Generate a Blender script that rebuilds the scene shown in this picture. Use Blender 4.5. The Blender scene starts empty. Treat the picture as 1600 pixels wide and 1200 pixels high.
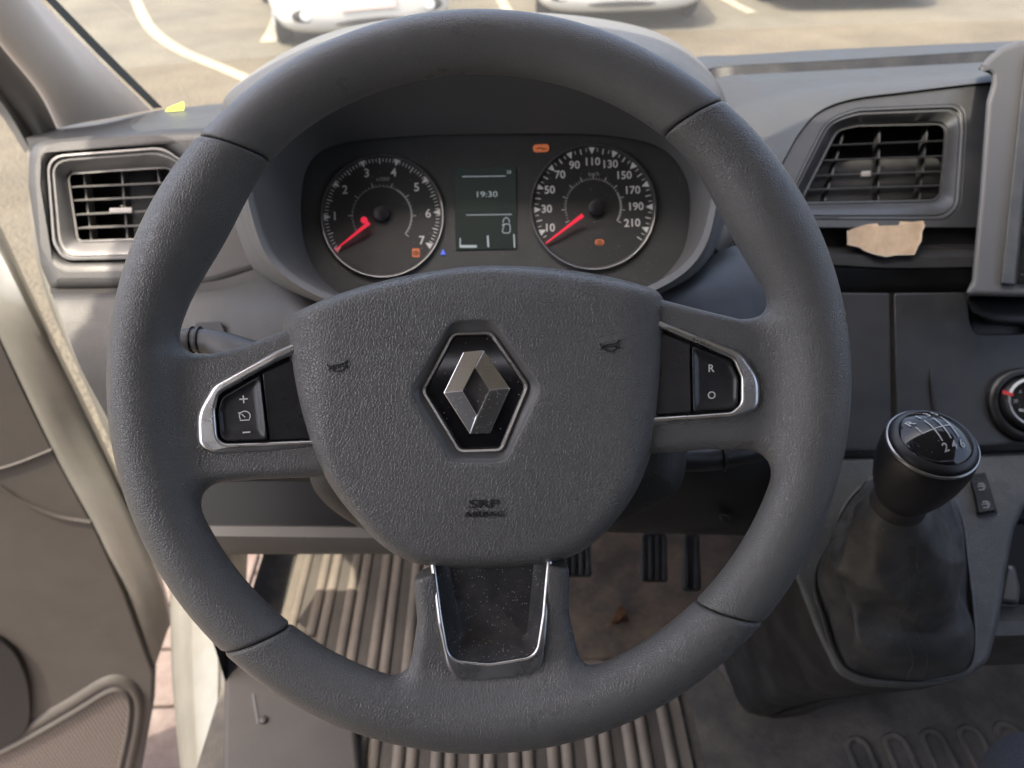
import bpy, bmesh, math, random
import numpy as np
from mathutils import Vector, Matrix
import openvdb

random.seed(7)
rng = np.random.default_rng(7)
sc = bpy.context.scene
COL = sc.collection

# ------------------------------------------------------------------ camera
FPX = 1200.0                      # focal length in photograph pixels (1600 wide)
PITCH, ROLL = math.radians(36.0), math.radians(2.3)
EYE = 1.75                        # camera height above the car park
U0 = Vector((0, math.sin(PITCH), math.cos(PITCH)))
FW = Vector((0, math.cos(PITCH), -math.sin(PITCH)))
XA = Vector((1, 0, 0))
UP = U0 * math.cos(ROLL) + XA * math.sin(ROLL)
RT = XA * math.cos(ROLL) - U0 * math.sin(ROLL)
RIG = np.array([[RT[i], UP[i], -FW[i]] for i in range(3)])      # rig -> world rotation
CAM0 = np.array([0, 0, EYE])
cd = bpy.data.cameras.new('camera'); cam = bpy.data.objects.new('camera', cd); COL.objects.link(cam)
M = Matrix.Identity(4)
for i in range(3):
    for j in range(3): M[i][j] = RIG[i, j]
    M[i][3] = CAM0[i]
cam.matrix_world = M
cd.sensor_width = 36.0; cd.lens = 36.0 * FPX / 1600.0
cd.clip_start = 0.02; cd.clip_end = 2000
cd.dof.use_dof = True; cd.dof.focus_distance = 0.405; cd.dof.aperture_fstop = 10.5
sc.camera = cam

# ------------------------------------------------------------------ light
SUN_AZ, SUN_EL = math.radians(-130), math.radians(68)      # azimuth from straight ahead, + to the right
sd = Vector((math.sin(SUN_AZ) * math.cos(SUN_EL), math.cos(SUN_AZ) * math.cos(SUN_EL), math.sin(SUN_EL)))
w = bpy.data.worlds.new('World'); sc.world = w; w.use_nodes = True
nt = w.node_tree; sky = nt.nodes.new('ShaderNodeTexSky'); sky.sky_type = 'NISHITA'; sky.sun_disc = False
sky.sun_elevation = SUN_EL; sky.sun_rotation = SUN_AZ
sky.air_density = 0.8; sky.dust_density = 8.0; sky.ozone_density = 0.4
nt.nodes['Background'].inputs['Strength'].default_value = 0.15
nt.links.new(sky.outputs[0], nt.nodes['Background'].inputs['Color'])
sl = bpy.data.lights.new('sun', 'SUN'); so = bpy.data.objects.new('sun', sl); COL.objects.link(so)
sl.energy = 2.0; sl.angle = math.radians(0.6); sl.color = (1.0, 0.90, 0.72)
so.rotation_euler = sd.to_track_quat('Z', 'Y').to_euler(); so.location = (-3, 0, 6)
sc.view_settings.view_transform = 'Standard'; sc.view_settings.look = 'None'
sc.view_settings.exposure = 2.25; sc.view_settings.gamma = 1.0
sc.render.engine = 'CYCLES'; sc.cycles.use_denoising = True
sc.cycles.max_bounces = 7; sc.cycles.use_light_tree = False; sc.cycles.diffuse_bounces = 3; sc.cycles.glossy_bounces = 3; sc.cycles.transparent_max_bounces = 6; sc.cycles.use_adaptive_sampling = True; sc.cycles.adaptive_threshold = .02; sc.cycles.sample_clamp_indirect = 8

# ------------------------------------------------------------------ coordinates
# rig frame: x right, y up, z towards the camera, metres, origin at the camera position
def at(px, py, d): return np.array([(px - 800) * d / FPX, (600 - py) * d / FPX, -d])
def to_world(V): return np.asarray(V, float).reshape(-1, 3) @ RIG.T + CAM0
def from_place(x, f, h): return np.array([x, f, h]) @ RIG          # right, forward, height relative to the eye
UPR = from_place(0, 0, 1); FWR = from_place(0, 1, 0); XR = from_place(1, 0, 0)
def hit(px, py, p0, n):
    r = at(px, py, 1.0); n = np.asarray(n); return r * (np.dot(p0, n) / np.dot(r, n))
def on_h(px, py, h): return hit(px, py, UPR * h, UPR)
def unit(v): v = np.asarray(v, float); return v / np.linalg.norm(v)

# ------------------------------------------------------------------ objects
ROOT = {}
def props(o, label=None, cat=None, group=None, kind=None):
    if label: o['label'] = label
    if cat: o['category'] = cat
    if group: o['group'] = group
    if kind: o['kind'] = kind
def thing(name, p, label, cat, group=None, kind=None):
    o = bpy.data.objects.new(name, None); COL.objects.link(o)
    L = to_world(p)[0]; o.location = L; o.empty_display_size = 0.02; ROOT[o.name] = L
    props(o, label, cat, group, kind); return o
def mk(name, V, Fc, mat, parent=None, label=None, cat=None, group=None, kind=None, smooth=40, recalc=False, world=False):
    Wv = np.asarray(V, float).reshape(-1, 3) if world else to_world(V)
    if parent is None: L = np.array([(Wv[:, 0].min() + Wv[:, 0].max()) / 2, (Wv[:, 1].min() + Wv[:, 1].max()) / 2, Wv[:, 2].min()])
    else: L = ROOT[parent.name]
    me = bpy.data.meshes.new(name)
    Fl = Fc.tolist() if isinstance(Fc, np.ndarray) else Fc
    me.from_pydata((Wv - L).tolist(), [], Fl)
    if recalc:
        bm = bmesh.new(); bm.from_mesh(me); bmesh.ops.recalc_face_normals(bm, faces=bm.faces); bm.to_mesh(me); bm.free()
    if smooth:
        me.polygons.foreach_set('use_smooth', [True] * len(me.polygons))
        if smooth < 180: me.set_sharp_from_angle(angle=math.radians(smooth))
        ff = getattr(Fc, 'flat_from', None)
        if ff is not None:
            for k in range(ff, len(me.polygons)): me.polygons[k].use_smooth = False
    me.materials.append(mat); me.update()
    o = bpy.data.objects.new(name, me); COL.objects.link(o)
    if parent is None: o.location = L
    else: o.parent = parent
    ROOT[o.name] = L
    props(o, label, cat, group, kind); return o
def join(parts):
    V, Fc, n = [], [], 0
    for v, f in parts:
        v = np.asarray(v, float).reshape(-1, 3); V.append(v); Fc += [[i + n for i in q] for q in (f.tolist() if isinstance(f, np.ndarray) else f)]; n += len(v)
    return np.vstack(V), Fc

# ------------------------------------------------------------------ 2-D curves
def crom(P, n, closed=False):
    P = np.asarray(P, float); m = len(P); out = []
    seg = m if closed else m - 1
    for k in range(n):
        t = k / n * seg if closed else k / (n - 1) * seg
        i = min(int(t), seg - 1); u = t - i
        g = (lambda j: P[j % m]) if closed else (lambda j: P[min(max(j, 0), m - 1)])
        p0, p1, p2, p3 = g(i - 1), g(i), g(i + 1), g(i + 2)
        if not closed:
            if i == 0: p0 = 2 * p1 - p2
            if i == seg - 1: p3 = 2 * p2 - p1
        out.append(.5 * ((2 * p1) + (-p0 + p2) * u + (2 * p0 - 5 * p1 + 4 * p2 - p3) * u * u + (-p0 + 3 * p1 - 3 * p2 + p3) * u ** 3))
    return np.array(out)
def rpoly(pts, r=8, seg=5):
    """polygon with rounded corners; a point may carry its own radius as third value"""
    out = []; n = len(pts)
    for i in range(n):
        p = np.array(pts[i][:2], float); a = np.array(pts[i - 1][:2], float); b = np.array(pts[(i + 1) % n][:2], float)
        rr = pts[i][2] if len(pts[i]) > 2 else r
        ua, ub = a - p, b - p; la, lb = np.linalg.norm(ua), np.linalg.norm(ub); ua /= la; ub /= lb
        cosv = float(np.clip(np.dot(ua, ub), -1, 1)); half = math.acos(cosv) / 2
        if rr <= 0 or half > 1.55: out.append(p); continue
        t = min(rr / math.tan(half), la * .48, lb * .48); rr2 = t * math.tan(half)
        c = p + unit(ua + ub) * (rr2 / math.sin(half)); s, e = p + ua * t, p + ub * t
        a0 = math.atan2(*(s - c)[::-1]); a1 = math.atan2(*(e - c)[::-1]); da = (a1 - a0 + math.pi) % (2 * math.pi) - math.pi
        for k in range(seg + 1): out.append(c + rr2 * np.array([math.cos(a0 + da * k / seg), math.sin(a0 + da * k / seg)]))
    return np.array(out)
def ccw(P):
    P = np.asarray(P, float); x, y = P[:, 0], -P[:, 1]
    return P if np.sum(x * np.roll(y, -1) - np.roll(x, -1) * y) > 0 else P[::-1]
def inset(P, b):
    """move a loop to its left (into the material) by b pixels"""
    q = P * [1, -1]; t = np.roll(q, -1, 0) - np.roll(q, 1, 0); l = np.linalg.norm(t, axis=1, keepdims=True); l[l < 1e-9] = 1
    t /= l; nrm = np.stack([-t[:, 1], t[:, 0]], 1); return (q + nrm * b) * [1, -1]
def star(P, c, th):
    P = np.asarray(P, float); Q = []
    for i in range(len(P)):
        a, b = P[i], P[(i + 1) % len(P)]
        for k in range(12): Q.append(a + (b - a) * k / 12)
    Q = np.array(Q) - c; ang = np.arctan2(-Q[:, 1], Q[:, 0]) % (2 * math.pi); r = np.hypot(Q[:, 0], Q[:, 1])
    o = np.argsort(ang); ang, r = ang[o], r[o]
    ang = np.concatenate([ang[-3:] - 2 * math.pi, ang, ang[:3] + 2 * math.pi]); r = np.concatenate([r[-3:], r, r[:3]])
    rr = np.interp(th, ang, r); return np.stack([c[0] + rr * np.cos(th), c[1] - rr * np.sin(th)], 1)

# ------------------------------------------------------------------ solids
def grid_faces(nv, nu, closed=False, flip=False):
    f = []
    for j in range(nv - 1):
        for i in range(nu if closed else nu - 1):
            a, b = j * nu + i, j * nu + (i + 1) % nu; q = [a, b, b + nu, a + nu]
            f.append(q[::-1] if flip else q)
    return f
def camproj(d):
    fn = d if callable(d) else (lambda x, y: d)
    return lambda x, y, o: at(x, y, fn(x, y) + o)
def planeproj(p0, n):
    n = unit(n); return lambda x, y, o: hit(x, y, p0, n) - n * o        # n towards the viewer, o goes in behind
class FaceList(list):
    flat_from = None
def plate(outline, d, thick, bev=0.001, holes=(), seg=3, proj=None, back=False):
    """solid plate whose front follows outline (pixels) on the surface d; bevelled rim, optional holes"""
    proj = proj or camproj(d); bm = bmesh.new(); front = []
    for k, L in enumerate([outline] + list(holes)):
        P = ccw(L); P = P if k == 0 else P[::-1]
        c = P.mean(0); dd = abs(proj(c[0], c[1], 0)[2]); bp = bev * FPX / dd
        rings = [(0, thick)] + [(bp * (1 - math.cos(a)), bev * (1 - math.sin(a))) for a in [math.pi / 2 * s / seg for s in range(seg + 1)]]
        prev = None
        for off, dz in rings:
            Q = inset(P, off) if off > 0 else P
            ring = [bm.verts.new(proj(Q[i, 0], Q[i, 1], dz)) for i in range(len(P))]
            if prev:
                for i in range(len(P)):
                    j = (i + 1) % len(P); bm.faces.new((prev[i], prev[j], ring[j], ring[i]))
            elif back and k == 0: bm.faces.new(ring[::-1])
            prev = ring
        for i in range(len(P)):
            e = bm.edges.get((prev[i], prev[(i + 1) % len(P)]));
            if e is None: e = bm.edges.new((prev[i], prev[(i + 1) % len(P)]))
            front.append(e)
    n_side = len(bm.faces)
    bmesh.ops.triangle_fill(bm, use_beauty=True, use_dissolve=False, edges=front)
    bmesh.ops.recalc_face_normals(bm, faces=bm.faces)
    bm.verts.index_update()
    V = np.array([v.co[:] for v in bm.verts]); Fc = FaceList([v.index for v in f.verts] for f in bm.faces); Fc.flat_from = n_side; bm.free()
    return V, Fc
def rings_mesh(rings, closed=True, cap=False):
    """rings: list of (n,3) arrays"""
    n = len(rings[0]); V = np.vstack(rings); Fc = grid_faces(len(rings), n, closed)
    if cap:
        Fc.append(list(range(n))[::-1]); Fc.append([(len(rings) - 1) * n + i for i in range(n)])
    return V, Fc
def loft(rows, nu=40, sub=1, closed=False):
    R = [crom(r, nu, closed) for r in rows]
    if sub > 1:
        A = np.array(R); m = len(R); out = []
        for i in range(nu): out.append(crom(A[:, i], (m - 1) * sub + 1))
        A = np.array(out).transpose(1, 0, 2); R = list(A)
    G = [np.array([at(*p) for p in r]) for r in R]
    return rings_mesh(G, closed)
def bezel(outline, d, prof, proj=None):
    """profile (inset metres, depth metres) swept round a pixel outline"""
    proj = proj or camproj(d); P = ccw(outline); c = P.mean(0); s = FPX / abs(proj(c[0], c[1], 0)[2])
    rings = []
    for off, dz in prof:
        Q = inset(P, off * s) if off else P
        rings.append(np.array([proj(q[0], q[1], dz) for q in Q]))
    return rings_mesh(rings)
def tube(path, r, n=10, closed=False, caps=True):
    P = np.asarray(path, float); m = len(P); R = np.full(m, r) if np.isscalar(r) else np.asarray(r)
    T = np.roll(P, -1, 0) - np.roll(P, 1, 0) if closed else np.gradient(P, axis=0)
    T /= np.linalg.norm(T, axis=1, keepdims=True)
    a = np.cross(T[0], [0.3, 0.5, 0.81]); a /= np.linalg.norm(a); rings = []
    for i in range(m):
        a = a - T[i] * np.dot(a, T[i]); a /= np.linalg.norm(a); b = np.cross(T[i], a)
        rings.append(np.array([P[i] + R[i] * (a * math.cos(t) + b * math.sin(t)) for t in np.linspace(0, 2 * math.pi, n, False)]))
    if closed: rings.append(rings[0])
    return rings_mesh(rings, True, caps and not closed)
def lathe(prof, o, ax, n=40, ref=None, sx=1.0, sy=1.0):
    """profile (radius, height along axis)"""
    ax = unit(ax); ref = np.array([1, 0, 0]) if ref is None else ref
    a = unit(ref - ax * np.dot(ref, ax)); b = np.cross(ax, a); o = np.asarray(o)
    rings = [np.array([o + ax * h + r * (a * math.cos(t) * sx + b * math.sin(t) * sy) for t in np.linspace(0, 2 * math.pi, n, False)]) for r, h in prof]
    return rings_mesh(rings)
def bar(p, q, wv, hv):
    """box along p-q with half width vectors wv, hv and a small chamfer"""
    p, q, wv, hv = map(np.asarray, (p, q, wv, hv)); oc = []
    k = .75
    sec = [(1, k), (k, 1), (-k, 1), (-1, k), (-1, -k), (-k, -1), (k, -1), (1, -k)]
    rings = [np.array([e + wv * a + hv * b for a, b in sec]) for e in (p, q)]
    return rings_mesh(rings, True, True)
def strokes(lines, d, lift=0.0):
    """flat printed lines: list of (pixel points, width px)"""
    fn = d if callable(d) else (lambda x, y: d); V, Fc = [], []
    for pts, wpx in lines:
        P = np.asarray(pts, float); cl = len(P) > 2 and np.allclose(P[0], P[-1])
        if cl: P = P[:-1]
        T = (np.roll(P, -1, 0) - np.roll(P, 1, 0)) if cl else np.gradient(P, axis=0)
        T /= np.maximum(np.linalg.norm(T, axis=1, keepdims=True), 1e-9); N = np.stack([-T[:, 1], T[:, 0]], 1) * wpx / 2
        b = len(V)
        for p, nn in zip(P, N):
            for s in (1, -1): q = p + nn * s; V.append(at(q[0], q[1], fn(q[0], q[1]) - lift))
        m = len(P)
        for i in range(m if cl else m - 1):
            j = (i + 1) % m; Fc.append([b + 2 * i, b + 2 * i + 1, b + 2 * j + 1, b + 2 * j])
    return np.array(V), Fc
def arc(cx, cy, r, a0, a1, n=24, ry=None):
    ry = ry or r; return [(cx + r * math.cos(math.radians(a)), cy - ry * math.sin(math.radians(a))) for a in np.linspace(a0, a1, n)]
def text_raw(s, ext=0.0, bold=0.0, shear=0.0):
    cu = bpy.data.curves.new('text', 'FONT'); cu.body = s; cu.size = 1; cu.align_x = 'CENTER'; cu.align_y = 'CENTER'; cu.extrude = ext; cu.offset = bold; cu.shear = shear; cu.resolution_u = 3
    ob = bpy.data.objects.new('text', cu); COL.objects.link(ob); bpy.context.view_layer.update()
    me = bpy.data.meshes.new_from_object(ob.evaluated_get(bpy.context.evaluated_depsgraph_get()))
    V = np.array([v.co[:] for v in me.vertices]); Fc = [list(p.vertices) for p in me.polygons]
    bpy.data.objects.remove(ob); bpy.data.curves.remove(cu); bpy.data.meshes.remove(me); return V, Fc
def text_at(s, o, xd, yd, h, ext=0.0, bold=0.0, wide=1.0, shear=0.0):
    """text with capitals h metres tall centred at o"""
    V, Fc = text_raw(s, ext, bold, shear); k = h / 0.7; xd, yd = unit(xd), unit(yd); z = np.cross(xd, yd)
    return np.asarray(o) + k * (V[:, :1] * wide * xd + V[:, 1:2] * yd + V[:, 2:] * z), Fc
def text_px(s, cx, cy, hpx, d, ang=0, ext=0.0, bold=0.0, wide=1.0, lift=0.0):
    """flat print laid on the surface d, centred on a pixel, capitals hpx pixels tall"""
    V, Fc = text_raw(s, ext, bold); a = math.radians(ang); k = hpx / 0.7; fn = d if callable(d) else (lambda x, y: d)
    X, Y = V[:, 0] * wide * k, V[:, 1] * k; px, py = cx + X * math.cos(a) - Y * math.sin(a), cy - X * math.sin(a) - Y * math.cos(a)
    return np.array([at(x, y, fn(x, y) - lift - z * k * fn(x, y) / FPX) for x, y, z in zip(px, py, V[:, 2])]), Fc
def sdf_mesh(fn, lo, hi, vox):
    lo, hi = np.asarray(lo, float), np.asarray(hi, float); n = np.ceil((hi - lo) / vox).astype(int) + 1
    xs, ys, zs = [lo[i] + vox * np.arange(n[i]) for i in range(3)]
    A = np.empty(tuple(n), np.float32)
    Yg, Zg = np.meshgrid(ys, zs, indexing='ij')
    for i0 in range(0, n[0], 32):
        X = xs[i0:i0 + 32][:, None, None]; A[i0:i0 + 32] = fn(np.broadcast_to(X, (X.shape[0],) + Yg.shape), Yg[None], Zg[None])
    A = np.clip(A, -4 * vox, 4 * vox) / vox
    g = openvdb.FloatGrid(4.0); g.copyFromArray(A)
    P, T, Q = g.convertToPolygons(isovalue=0.0, adaptivity=0.0)
    return P * vox + lo, [list(map(int, q[::-1])) for q in Q] + [list(map(int, t[::-1])) for t in T]
def smin(a, b, k):
    h = np.maximum(k - np.abs(a - b), 0) / k; return np.minimum(a, b) - h * h * k * .25
def smax(a, b, k): return -smin(-a, -b, k)
def poly_sdf(x, y, P):
    P = np.asarray(P); d = np.full(x.shape, 1e9); s = np.ones(x.shape)
    for i in range(len(P)):
        a, b = P[i], P[i - 1]; ex, ey = b - a; wx, wy = x - a[0], y - a[1]
        t = np.clip((wx * ex + wy * ey) / (ex * ex + ey * ey), 0, 1); bx, by = wx - ex * t, wy - ey * t
        d = np.minimum(d, bx * bx + by * by)
        c1, c2, c3 = y >= a[1], y < b[1], ex * wy > ey * wx
        fl = (c1 & c2 & c3) | (~c1 & ~c2 & ~c3); s = np.where(fl, -s, s)
    return s * np.sqrt(d)

# ------------------------------------------------------------------ materials
def material(name, col, rough=.5, metal=0.0, spec=.5, grain=0, gs=0.3, gdist=.0004, fine=0, var=0.0, vscale=6, dust=0.0, dustcol=(.42, .40, .36), coat=0.0, emit=None, leather=False, speck=0.0):
    m = bpy.data.materials.new(name); m.use_nodes = True; t = m.node_tree; N = t.nodes; L = t.links
    b = N['Principled BSDF']; b.inputs['Base Color'].default_value = (*col, 1); b.inputs['Roughness'].default_value = rough
    b.inputs['Metallic'].default_value = metal; b.inputs['Specular IOR Level'].default_value = spec; b.inputs['Coat Weight'].default_value = coat
    if emit: b.inputs['Emission Color'].default_value = (*emit[0], 1); b.inputs['Emission Strength'].default_value = emit[1]
    tc = N.new('ShaderNodeTexCoord'); co = tc.outputs['Object']; base = None
    def noise(scale, det=4, rg=.6):
        n = N.new('ShaderNodeTexNoise'); n.inputs['Scale'].default_value = scale; n.inputs['Detail'].default_value = det; n.inputs['Roughness'].default_value = rg
        L.new(co, n.inputs['Vector']); return n.outputs['Fac']
    def ramp(src, a, c):
        r = N.new('ShaderNodeMapRange'); r.inputs['From Min'].default_value = a; r.inputs['From Max'].default_value = c; L.new(src, r.inputs['Value']); return r.outputs[0]
    def mix(fac, a, c):
        x = N.new('ShaderNodeMix'); x.data_type = 'RGBA'; L.new(fac, x.inputs['Factor'])
        for s, v in ((x.inputs[6], a), (x.inputs[7], c)):
            if isinstance(v, tuple): s.default_value = (*v, 1)
            else: L.new(v, s)
        return x.outputs[2]
    if var:
        base = mix(ramp(noise(vscale), .3, .7), tuple(c * (1 - var) for c in col), tuple(min(1, c * (1 + var)) for c in col))
        rr = N.new('ShaderNodeMapRange'); L.new(noise(vscale * 2.3), rr.inputs['Value']); rr.inputs['From Min'].default_value = .3; rr.inputs['From Max'].default_value = .7
        rr.inputs['To Min'].default_value = max(.03, rough - .08); rr.inputs['To Max'].default_value = min(1, rough + .08); L.new(rr.outputs[0], b.inputs['Roughness'])
    if dust:
        a = N.new('ShaderNodeMath'); a.operation = 'MULTIPLY'; L.new(ramp(noise(vscale * 1.7, 8, .7), .42, .75), a.inputs[0]); a.inputs[1].default_value = dust
        base = mix(a.outputs[0], base or col, dustcol)
    if speck:
        v = N.new('ShaderNodeTexVoronoi'); v.inputs['Scale'].default_value = 800; L.new(co, v.inputs['Vector'])
        se = N.new('ShaderNodeSeparateColor'); L.new(v.outputs['Color'], se.inputs[0])
        sz = N.new('ShaderNodeMapRange'); sz.inputs['To Min'].default_value = .06; sz.inputs['To Max'].default_value = .30; L.new(se.outputs[1], sz.inputs['Value'])
        q = N.new('ShaderNodeMath'); q.operation = 'LESS_THAN'; L.new(v.outputs['Distance'], q.inputs[0]); L.new(sz.outputs[0], q.inputs[1])
        dn_ = N.new('ShaderNodeMapRange'); dn_.inputs['From Min'].default_value = .35; dn_.inputs['From Max'].default_value = .7; dn_.inputs['To Max'].default_value = speck * 1.6; L.new(noise(60, 3), dn_.inputs['Value'])
        q2 = N.new('ShaderNodeMath'); q2.operation = 'LESS_THAN'; L.new(se.outputs[0], q2.inputs[0]); L.new(dn_.outputs[0], q2.inputs[1])
        q3 = N.new('ShaderNodeMath'); q3.operation = 'MULTIPLY'; L.new(q.outputs[0], q3.inputs[0]); L.new(q2.outputs[0], q3.inputs[1])
        base = mix(q3.outputs[0], base or col, (.34, .33, .31))
        if metal:
            mm = N.new('ShaderNodeMath'); mm.operation = 'SUBTRACT'; mm.inputs[0].default_value = metal; L.new(q3.outputs[0], mm.inputs[1]); mm.use_clamp = True; L.new(mm.outputs[0], b.inputs['Metallic'])
    if base is not None: L.new(base, b.inputs['Base Color'])
    last = None
    if grain:
        v = N.new('ShaderNodeTexVoronoi'); v.inputs['Scale'].default_value = grain
        v.feature = 'DISTANCE_TO_EDGE' if leather else 'F1'
        nz = N.new('ShaderNodeTexNoise'); nz.inputs['Scale'].default_value = grain * .35; nz.inputs['Detail'].default_value = 2; L.new(co, nz.inputs['Vector'])
        va = N.new('ShaderNodeVectorMath'); va.operation = 'MULTIPLY_ADD'; L.new(nz.outputs['Color'], va.inputs[0]); va.inputs[1].default_value = (.7 / grain,) * 3; L.new(co, va.inputs[2])
        L.new(va.outputs[0], v.inputs['Vector'])
        h = ramp(v.outputs['Distance'], 0, .20) if leather else v.outputs['Distance']
        bp = N.new('ShaderNodeBump'); bp.inputs['Strength'].default_value = gs; bp.inputs['Distance'].default_value = gdist; L.new(h, bp.inputs['Height']); last = bp
    if fine:
        bp = N.new('ShaderNodeBump'); bp.inputs['Strength'].default_value = .25; bp.inputs['Distance'].default_value = .0002; L.new(noise(fine, 2), bp.inputs['Height'])
        if last: L.new(last.outputs[0], bp.inputs['Normal'])
        last = bp
    if last: L.new(last.outputs[0], b.inputs['Normal'])
    return m
WH = material('wheel grained plastic', (.135, .134, .131), .33, spec=.55, grain=640, gs=.9, gdist=.00016, leather=True, var=.08, vscale=9)
WHT = material('wheel smooth grip', (.150, .149, .146), .34, spec=.55, grain=760, gs=.8, gdist=.00010, leather=True, var=.10, vscale=12)
PAD = material('airbag cover plastic', (.145, .144, .142), .33, spec=.55, grain=590, gs=.95, gdist=.00019, leather=True, var=.06, vscale=9)
SMOOTHB = material('smooth black plastic', (.12, .121, .121), .38, fine=900, var=.15, vscale=20)
BTN = material('button plastic', (.022, .022, .027), .33, var=.12, vscale=30, dust=.05)
WHITE = material('white print', (.75, .75, .73), .5)
GREYP = material('grey print', (.42, .42, .41), .5)
CHROME = material('satin chrome', (.72, .72, .72), .30, metal=1.0, var=.10, vscale=30, dust=.08)
CHROMEB = material('bright chrome', (.85, .84, .82), .22, metal=1.0)
MIRROR = material('polished chrome', (.80, .80, .80), .20, metal=1.0, speck=.9)
PIANO = material('gloss black', (.006, .007, .010), .07, spec=.5, dust=.03, vscale=30, speck=.12)
POCKET = material('dusty dark plastic', (.032, .031, .034), .42, var=.1, vscale=30, dust=.12, speck=.55)
DASH = material('dash soft plastic', (.038, .038, .038), .50, grain=520, gs=.35, gdist=.00025, var=.06, vscale=7)
DASHT = material('dash top plastic', (.030, .031, .032), .50, grain=640, gs=.30, gdist=.0002, var=.06, vscale=7)
DARK = material('dark dash plastic', (.015, .016, .018), .45, grain=900, gs=.22, gdist=.0002, var=.10, vscale=8, dust=.04)
DARKS = material('dark satin plastic', (.009, .0095, .011), .38, var=.15, vscale=12, dust=.06, speck=.05)
LOWER = material('lower dash grey plastic', (.026, .025, .024), .56, grain=520, gs=.5, gdist=.0003, var=.07, vscale=8)
LIPM = material('sunlit lip plastic', (.095, .088, .082), .55, grain=600, gs=.3, gdist=.0002, var=.06)  # paler than the lower dash, sunlight on the edge put into the colour
STALKM = material('stalk plastic', (.038, .039, .041), .45, var=.1, vscale=20)
HOOD = material('binnacle plastic', (.11, .11, .108), .55, grain=700, gs=.25, gdist=.0002, var=.06)  # base lightened to stand in for lens glare over the hood
FACE = material('cluster face', (.055, .056, .056), .45, var=.10, vscale=20, speck=.05)
DIAL = material('dial face', (.030, .031, .031), .5, var=.08, vscale=20, speck=.03)
LCD = material('display glass', (.012, .016, .015), .2, emit=((.05, .07, .065), .05))
RED = material('red needle', (.75, .02, .05), .5, emit=((1, .03, .08), .10))
REDP = material('red paint mark', (.55, .03, .02), .5)
AMBER = material('amber light', (.45, .13, .05), .5, emit=((1, .28, .12), .05))
BLUEL = material('blue light', (.1, .15, .7), .5, emit=((.1, .2, 1), .08))
TRIM = material('pillar trim', (.62, .565, .51), .7, grain=700, gs=.2, gdist=.0003, var=.05)
SEAL = material('rubber seal', (.10, .10, .10), .65, var=.1)
GASK = material('black glass edge', (.045, .05, .048), .5)
SILVER = material('silver van paint', (.145, .143, .128), .40, metal=.3, coat=.4, var=.04, vscale=5, dust=.15)
DOORP = material('door panel plastic', (.047, .042, .039), .6, grain=480, gs=.35, gdist=.0003, var=.04, vscale=6, dust=.03)
BOOT = material('gaiter leatherette', (.042, .0425, .044), .40, grain=900, gs=.3, gdist=.0003, leather=True, var=.12, vscale=14, dust=.16, speck=.07)
CONS = material('console plastic', (.056, .058, .057), .55, grain=700, gs=.7, gdist=.0004, var=.08, vscale=10, dust=.14, speck=.04)
KNOB = material('knob soft plastic', (.014, .014, .017), .42, var=.15, vscale=20)
MAT = material('rubber floor mat', (.125, .110, .094), .75, grain=300, gs=.4, gdist=.0006, var=.25, vscale=7, dust=.45, dustcol=(.24, .20, .16))
MATG = material('mat groove rubber', (.058, .052, .046), .8, grain=300, gs=.4, gdist=.0006, var=.2, vscale=9, dust=.3, dustcol=(.15, .125, .10))
MATD = material('dark floor', (.050, .048, .045), .8, grain=420, gs=.6, gdist=.001, var=.3, vscale=8, dust=.35, dustcol=(.26, .22, .18))
FOOT = material('footwell carpet', (.060, .049, .040), .9, grain=500, gs=.5, gdist=.001, var=.3, vscale=14, dust=.45, dustcol=(.24, .165, .11))
CARD = material('torn cardboard', (.48, .36, .245), .85, var=.22, vscale=45, fine=300, dust=.3, dustcol=(.42, .33, .24))
CARDE = material('torn paper edge', (.50, .43, .34), .9)
DENIM = material('denim', (.045, .052, .070), .85, grain=1400, gs=.9, gdist=.0006, var=.35, vscale=500)
BLACK = material('shade and print black', (.006, .006, .007), .6)  # black for print and gaps, also painted shade in tray and openings
YEL = material('yellow sticker', (.75, .85, .03), .6)

# ================================================================== STEERING WHEEL
WZ = 0.400
WC = at(749, 596, WZ)
MMM = 0.001
def wxy(px, py, z=0.0):          # wheel-centred millimetres for a pixel seen at height z above the rim plane
    p = at(px, py, WZ - z * MMM); return (p[:2] - WC[:2]) / MMM
def wplace(V): return np.asarray(V) * MMM + WC
RM, RT0 = 176.7, 15.8
def rim_f(x, y, z):
    rho = np.sqrt(x * x + y * y); th = np.degrees(np.arctan2(y, x))
    g = np.exp(-((th - 151) / 15) ** 2) + np.exp(-((th - 29) / 15) ** 2)
    return np.sqrt((rho - (RM - 4.2 * g)) ** 2 + (z * 1.04) ** 2) - (RT0 + 4.2 * g)
def half(p, q, keep):            # signed distance to the cut through two pixels, negative on the side of the pixel 'keep'
    a, b, k = wxy(*p), wxy(*q), wxy(*keep); n = np.array([-(b - a)[1], (b - a)[0]]); n /= np.linalg.norm(n)
    if np.dot(k - a, n) > 0: n = -n
    return lambda x, y: (x - a[0]) * n[0] + (y - a[1]) * n[1] + .22
def spoke_f(poly, front, thick=24, rr=7):
    P = np.array([wxy(*p) for p in poly])
    def f(x, y, z):
        d2 = poly_sdf(np.broadcast_to(x, np.broadcast_shapes(x.shape, y.shape)) + 0 * y, y + 0 * x, P)
        dz = np.abs(z - (front(x, y) - thick / 2)) - thick / 2
        a, b = d2 + rr, dz + rr
        return np.sqrt(np.maximum(a, 0) ** 2 + np.maximum(b, 0) ** 2) - rr + np.minimum(np.maximum(a, b), 0)
    return f
SEAM = {'lt': ((318, 219), (405, 245)), 'rt': ((1128, 162), (1040, 210)), 'lb': ((345, 1017), (452, 978)), 'rb': ((1192, 968), (1083, 940))}
wheel = thing('steering_wheel', WC, 'black grained steering wheel with chrome diamond emblem in front of the dials', 'steering wheel')
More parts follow.
